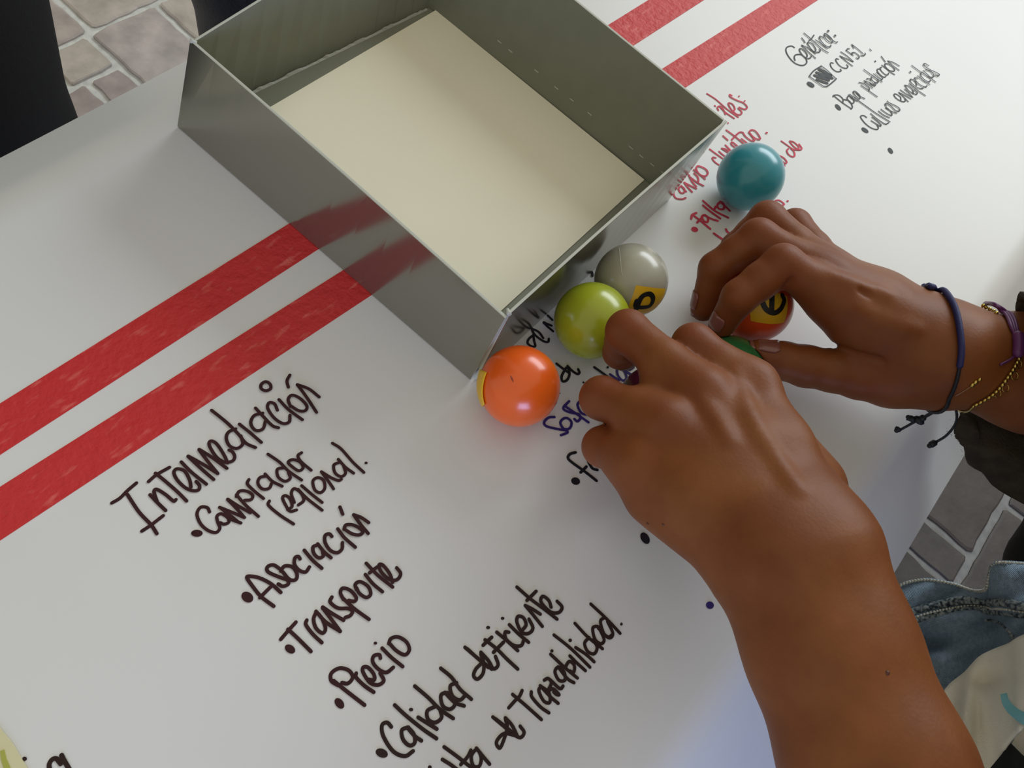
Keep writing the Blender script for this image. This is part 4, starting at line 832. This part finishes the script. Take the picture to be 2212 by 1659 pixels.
r4 = [(1910, 1440), (1965, 1400), (2010, 1382), (2060, 1368), (2100, 1362), (2135, 1362), (2160, 1362), (2180, 1362), (2212, 1368), (2300, 1380)]
r5 = [(1930, 1500), (1985, 1460), (2020, 1440), (2060, 1425), (2100, 1415), (2135, 1408), (2160, 1402), (2180, 1400), (2212, 1400), (2300, 1400)]
r6 = [(1960, 1620), (2005, 1560), (2040, 1530), (2080, 1500), (2110, 1480), (2140, 1460), (2165, 1450), (2185, 1445), (2212, 1440), (2300, 1430)]
def zden(u, v, x, y):
    z = -.155 + .10 * u - .012 * v
    z += .007 * math.exp(-((v - 0) / .05) ** 2) * 0 + .004 * math.sin(u * 15 + v * 4) + .010 * math.exp(-((x - 2160) / 60) ** 2 - ((y - 1240) / 40) ** 2)
    z += -.014 * math.exp(-((x - 1995) / 60) ** 2 - ((y - 1388) / 18) ** 2) + .010 * math.exp(-((x - 2010) / 70) ** 2 - ((y - 1435) / 22) ** 2) + .006 * math.exp(-((y - (1350 - (x - 1950) * .15)) / 14) ** 2) + .002 * math.sin(x * .05 + y * .12)
    return z
den, DV = patch('denim_jacket', [top, seam, r3, r4, r5, r6], zden, 'denim', person, thick=.0018); den['label'] = 'faded blue denim jacket edge'
def follow(row, off, r, name, mt, dash=None, lift=.0016, sub=14):
    P = spline(row, sub); Q = []
    dg = bpy.context.evaluated_depsgraph_get()
    V = DV.reshape(-1, 3); pr = project(V)
    for x, y in P:
        d2 = ((pr - (x, y + off)) ** 2).sum(1); k = np.argsort(d2)[:4]; wgt = 1 / (d2[k] + 4); z = (V[k, 2] * wgt).sum() / wgt.sum() - TABLE; Q.append(at(x, y + off, z + lift))
    Q = np.array(Q); mb = MB()
    if not dash: mb.tube(Q, r, 8)
    else:
        L = np.concatenate([[0], np.cumsum(np.linalg.norm(np.diff(Q, axis=0), axis=1))]); s = 0
        while s + dash < L[-1]:
            a = np.array([np.interp(s, L, Q[:, k]) for k in range(3)]); b = np.array([np.interp(s + dash * .6, L, Q[:, k]) for k in range(3)]); mb.tube([a, (a + b) / 2 + (0, 0, r * .5), b], [r * .7, r, r * .7], 6); s += dash
    return mb.build(name, mt, den, True)
MAT['denimdark'] = mat('denim_seam', (.02, .035, .055), rough=.9, color2=(.28, .33, .34), nscale=420, detail=1)
follow(top, 3, .0012, 'hem_edge', 'thread', .0022, lift=.0010); follow(seam, 4, .0030, 'flat_seam', 'denimdark', lift=.0006); follow(seam, 17, .0009, 'stitching', 'thread', .0024, lift=.002); follow(seam, 24, .0020, 'flat_seam', 'denimdark', lift=.0004)
sv = [(2128, 1338), (2160, 1345), (2185, 1372), (2192, 1400)]; follow(sv, 0, .0013, 'flat_seam', 'denimdark', lift=.001)
s0 = [(1960, 1570), (2010, 1530), (2050, 1480), (2085, 1452), (2115, 1420), (2150, 1402), (2180, 1390), (2212, 1372), (2300, 1345)]
s1 = [(1970, 1610), (2022, 1570), (2060, 1530), (2092, 1502), (2122, 1470), (2152, 1448), (2182, 1432), (2212, 1415), (2300, 1385)]
s2 = [(1985, 1660), (2035, 1620), (2068, 1580), (2100, 1550), (2130, 1520), (2158, 1498), (2185, 1480), (2212, 1465), (2300, 1430)]
s3 = [(2000, 1720), (2050, 1680), (2085, 1640), (2112, 1605), (2138, 1575), (2162, 1550), (2188, 1530), (2212, 1515), (2300, 1475)]
s4 = [(2040, 1790), (2082, 1750), (2112, 1705), (2140, 1668), (2158, 1640), (2175, 1612), (2195, 1588), (2212, 1570), (2300, 1480)]
def zsh(u, v, x, y):
    z = -.125 + .10 * u + .012 * v
    z += .012 * math.exp(-((x - 2092 - (y - 1480) * -.05) / 16) ** 2) * min(1, v * 3) - .012 * math.exp(-((x - 2140) / 42) ** 2 - ((y - 1470) / 24) ** 2) + .002 * math.sin(x * .045 - y * .03)
    return z
sh, SV = patch('cream_top', [s0, s1, s2, s3, s4], zsh, 'shirt', person, thick=.0012); sh['label'] = 'cream cotton top with teal print'
V = SV.reshape(-1, 3); pr = project(V)
def onshirt(x, y, lift):
    d2 = ((pr - (x, y)) ** 2).sum(1); k = np.argsort(d2)[:16]; wgt = np.exp(-d2[k] / 300) + 1e-9; return at(x, y, (V[k, 2] * wgt).sum() / wgt.sum() - TABLE + lift + .004)
P = spline([(2168, 1498), (2172, 1515), (2182, 1530), (2196, 1542), (2212, 1552), (2240, 1565)], 5); Z = np.array([onshirt(x, y, 0)[2] for x, y in P]) - TABLE; tt = np.linspace(0, 1, len(P)); Z = np.polyval(np.polyfit(tt, Z, 2), tt) + .0015; T = np.gradient(P, axis=0); T /= np.linalg.norm(T, axis=1)[:, None]; mb = MB(); E = []
for i, (x, y) in enumerate(P): w0 = 7 + 7 * tt[i]; nx, ny = -T[i][1] * w0, T[i][0] * w0; E += [at(x + nx, y + ny, Z[i]), at(x - nx, y - ny, Z[i])]
mb.add(E, [(2 * i, 2 * i + 1, 2 * i + 3, 2 * i + 2) for i in range(len(P) - 1)])
mb.build('teal_print', 'teal', sh, True)
# the rest of the top, jacket and trousers (round the body, mostly outside the view)
top_v = Vol(); top_v.group([(a, b, ra + .010, rb + .010) for a, b, ra, rb in segs[:3]], .05, .03); top_v.group([(shL, shR, .066, .066)], .03, .05); top_v.group([(shL, LH['elbow'] * .5 + shL * .5, .062, .054)], .02, .03); top_v.group([(shR, RH['elbow'], .064, .054), (RH['elbow'], RH['elbow'] + (RH['F'] - RH['elbow']) * .3, .052, .05)], .02, .03)
Vt, Ft = nets(top_v, (.20, -.10, .47), (.68, .60, 1.1), .010, far=.3); sb = netmesh('jacket_body', Vt, Ft, 'denimplain', person); sb['label'] = 'denim jacket body'
tr = Vol()
for s, kn, an in ((-1, KN[0], AN[0]), (1, KN[1], AN[1])): tr.group([(pelvis + [0, s * .075, -.03], kn, .098, .070), (kn, an, .070, .056)], .03, .03)
Vt, Ft = nets(tr, (-.12, -.04, .03), (.66, .46, .66), .010, far=.3); tz = netmesh('trousers', Vt, Ft, 'black', person); tz['label'] = 'black trousers'
for an in AN:
    mb = MB(); mb.ball(an + np.array([-.06, 0, -.045]), .05, 16, 10, (2.2, .95, .88)); mb.build('shoe', 'shoe', person, True)
mb = MB(); mb.ball(head + np.array([.016, 0, .048]), .092, 24, 16, (1.0, .93, .92)); hv_ = mb; mb.build('hair', 'hair', person, True)
mb = MB(); mb.tube([head + np.array([.06, 0, .05]), head + np.array([.085, 0, -.03]), head + np.array([.09, 0, -.13]), head + np.array([.10, 0, -.22])], [.07, .062, .045, .02], 16); mb.build('hair', 'hair', person, True)
for sy in (-.028, .028):
    mb = MB(); mb.ball(head + np.array([-.066, sy, .008]), .011, 12, 8, (1, 1.3, .7)); mb.build('eye', 'hair', body, True)
st = empty('stool', (.48, .19, 0), 'low wooden stool under the seated person at the right', 'stool')
mb = MB(); mb.tube([(.48, .19, .405), (.48, .19, .435)], .165, 32); mb.build('seat', 'table', st)
for dx, dy in ((.1, .1), (.1, -.1), (-.1, .1), (-.1, -.1)): mb = MB(); mb.tube([(.48 + dx * 1.25, .19 + dy * 1.25, 0), (.48 + dx * .9, .19 + dy * .9, .405)], .014, 10); mb.build('leg', 'table', st, True)
lap = Vol(); A_, B_ = at(2318, 1040, -.20), at(2262, 1225, -.26); lap.group([(A_, B_, .026, .026), (A_, np.array([.45, .34, .60]), .03, .05), (B_, np.array([.45, .30, .52]), .03, .05)], .03, .03)
Vt, Ft = nets(lap, np.minimum(A_, B_) - .12, np.maximum(np.maximum(A_, B_) + .1, (.52, .4, .68)), .008, far=.3); q_ = netmesh('coat_hem', Vt, Ft, 'black', person); q_['label'] = 'black coat hem'
b0 = [at(*p) for p in [(2128, 1672, -.06), (2183, 1606, -.055), (2206, 1628, -.05), (2250, 1665, -.05), (2180, 1740, -.06)]]
mesh('dark_waistband', b0, [(0, 1, 2, 3, 4)], 'black', person)
c0_ = [at(*p) for p in [(2185, 1606, -.056), (2215, 1560, -.05), (2300, 1600, -.05), (2290, 1690, -.055), (2212, 1634, -.056)]]
mesh('shirt_tail', c0_, [(0, 1, 2, 3, 4)], 'shirt', person)
# loose sleeve round the right forearm
fa = RH['F']; ad = (RH['elbow'] - RH['F']); ad /= np.linalg.norm(ad); rowsv = []
def ringpts(c, px_pts, n=40): return spline(px_pts + [px_pts[0]], 8)
R0 = [(2204, 632, .075), (2190, 690, .062), (2150, 760, .020), (2095, 850, .000), (2066, 905, -.004), (2078, 965, -.018), (2110, 1008, -.028), (2160, 1040, -.030), (2215, 1030, -.010), (2270, 930, .040), (2290, 800, .100), (2262, 680, .105)]
C0 = [at(*p) for p in R0]; cen = np.mean(C0, 0)
ringP = spline([tuple(p) for p in C0] + [tuple(C0[0])], 6)[:-1]; n = len(ringP); Vs = []; axd = np.array([.90, .10, .12]); axd /= np.linalg.norm(axd)
for k, (s, sc) in enumerate([(.010, .90), (.003, .96), (0, 1.0), (.004, 1.04), (.015, 1.06), (.035, 1.05), (.07, 1.0), (.12, .98), (.18, 1.0), (.24, 1.0)]):
    for i, p in enumerate(ringP):
        q = cen + (p - cen) * sc + axd * s; q = q + (q - cen) / np.linalg.norm(q - cen) * .003 * math.sin(i * .9 + k * 1.3); Vs.append(q)
Fs = [(k * n + i, k * n + (i + 1) % n, (k + 1) * n + (i + 1) % n, (k + 1) * n + i) for k in range(9) for i in range(n)]
sl = mesh('sleeve', Vs, Fs, 'fuzzy', person, True); sl['label'] = 'dark brown fleecy sleeve'; m = sl.modifiers.new('sub', 'SUBSURF'); m.levels = 1; m.render_levels = 1
m = sl.modifiers.new('s', 'SOLIDIFY'); m.thickness = .003; m.offset = 0
# short fuzz on the sleeve's rim
mb = MB()
for i in range(1500):
    k = rng.integers(1, 6); a = rng.integers(0, n); p = np.array(Vs[k * n + a]) + (np.array(Vs[k * n + (a + 1) % n]) - np.array(Vs[k * n + a])) * rng.random() + axd * rng.uniform(-.004, .004)
    if p[2] > TABLE + .02: continue
    d = (p - cen) / np.linalg.norm(p - cen) * .6 + rng.normal(size=3) * .5; d /= np.linalg.norm(d); L_ = rng.uniform(.0006, .0014) + .0003; s = np.cross(d, rng.normal(size=3)); s /= np.linalg.norm(s)
    mb.add([p - s * .00015, p + s * .00015, p + d * L_], [(0, 1, 2)])
fz = mb.build('fuzz', 'fuzzy', sl); fz['kind'] = 'stuff'

mb = MB(); mb.box((1.28, .4, 1.3), (.06, 4.5, 2.6)); wl_ = mb.build('added_shade_wall', mat('plaster', (.35, .30, .25), rough=.9, noise=.05)); wl_['kind'] = 'structure'  # unseen wall, added to block ambient light from the right-hand floor
# ------------------------------------------------------------------ the two people standing on the far side
def stander(origin, face, label, trouser, legs, seamline=False):
    o = np.array(origin, float); p = empty('person', (o[0], o[1], 0), label, 'person'); f = np.array([math.cos(face), math.sin(face), 0]); l = np.array([-f[1], f[0], 0]); X = lambda a, b, z: o + f * a + l * b + np.array([0, 0, z])
    tv = Vol(); bv = Vol()
    (ax0, ay0), sp = legs
    for s in (-1, 1):
        hip, knee, ank = X(0, s * .105, .88), X(.02, s * sp * .8, .48), X(-.01, s * sp, .08)
        tv.group([(hip, knee, .130, .075), (knee, ank, .072, .056)], .03, .04)
    tv.group([(X(-.02, -.07, .92), X(-.02, .07, .92), .11, .11)], .03, .06)
    lo = o + np.array([-.4, -.4, .03]); hi = o + np.array([.4, .4, 1.06]); lo[2] = .03; hi[2] = 1.05; Vt, Ft = nets(tv, lo, hi, .010, far=.3); t = netmesh('trousers', Vt, Ft, trouser, p)
    sv = Vol(); sv.group([(X(-.02, -.06, 1.0), X(-.02, -.09, 1.30), .10, .10), (X(-.02, .06, 1.0), X(-.02, .09, 1.30), .10, .10), (X(-.02, -.15, 1.40), X(-.02, .15, 1.40), .058, .058)], .05, .03)
    for s in (-1, 1): sv.group([(X(-.02, s * .165, 1.38), X(-.04, s * .205, 1.12), .052, .046), (X(-.04, s * .205, 1.12), X(-.08, s * .14, .98), .046, .04)], .02, .03)
    Vt, Ft = nets(sv, (lo[0], lo[1], .88), (hi[0], hi[1], 1.5), .010, far=.3); netmesh('shirt', Vt, Ft, 'greyshirt', p)
    bv.group([(X(-.02, 0, 1.40), X(0, 0, 1.52), .05, .05), (X(.01, 0, 1.58), X(.0, 0, 1.66), .075, .09), (X(.04, 0, 1.52), X(.02, 0, 1.58), .045, .06)], .03, .03)
    bv.group([(X(.10, 0, 1.585), X(.11, 0, 1.57), .011, .013), (X(0, .088, 1.58), X(0, .09, 1.61), .012, .016), (X(0, -.088, 1.58), X(0, -.09, 1.61), .012, .016)], .01, .01)
    for s in (-1, 1): bv.group([(X(-.08, s * .14, .98), X(-.12, s * .06, .96), .032, .026), (X(-.12, s * .06, .96), X(-.13, -s * .02, .95), .026, .018)], .02, .01); bv.group([(X(-.02, s * .165, 1.36), X(-.04, s * .205, 1.12), .04, .035), (X(-.04, s * .205, 1.12), X(-.08, s * .14, .98), .035, .03), (X(-.02, 0, 1.40), X(-.02, s * .165, 1.36), .045, .04)], .02, .03)
    Vt, Ft = nets(bv, (lo[0], lo[1], .9), (hi[0], hi[1], 1.78), .009, far=.3); netmesh('body', Vt, Ft, 'skin', p)
    mb = MB(); mb.ball(X(-.02, 0, 1.66), .108, 20, 14, (1, 1, .95)); mb.build('hair', 'hair', p, True)
    mb = MB()
    for s in (-1, 1): mb.ball(X(.04, s * sp, .04), .05, 16, 10, (1.6, 1.2, .8))
    mb.build('shoes', 'shoe', p, True)
    return p, t, X
SA = stander((-.62, .035, 0), math.radians(5), 'person in black trousers standing at the left corner beyond the table', 'black', ((0, 0), .10))
SB = stander((-.68, .553, 0), math.radians(-5), 'person in dark jeans standing beyond the far corner of the box', 'navy', ((0, 0), .10))
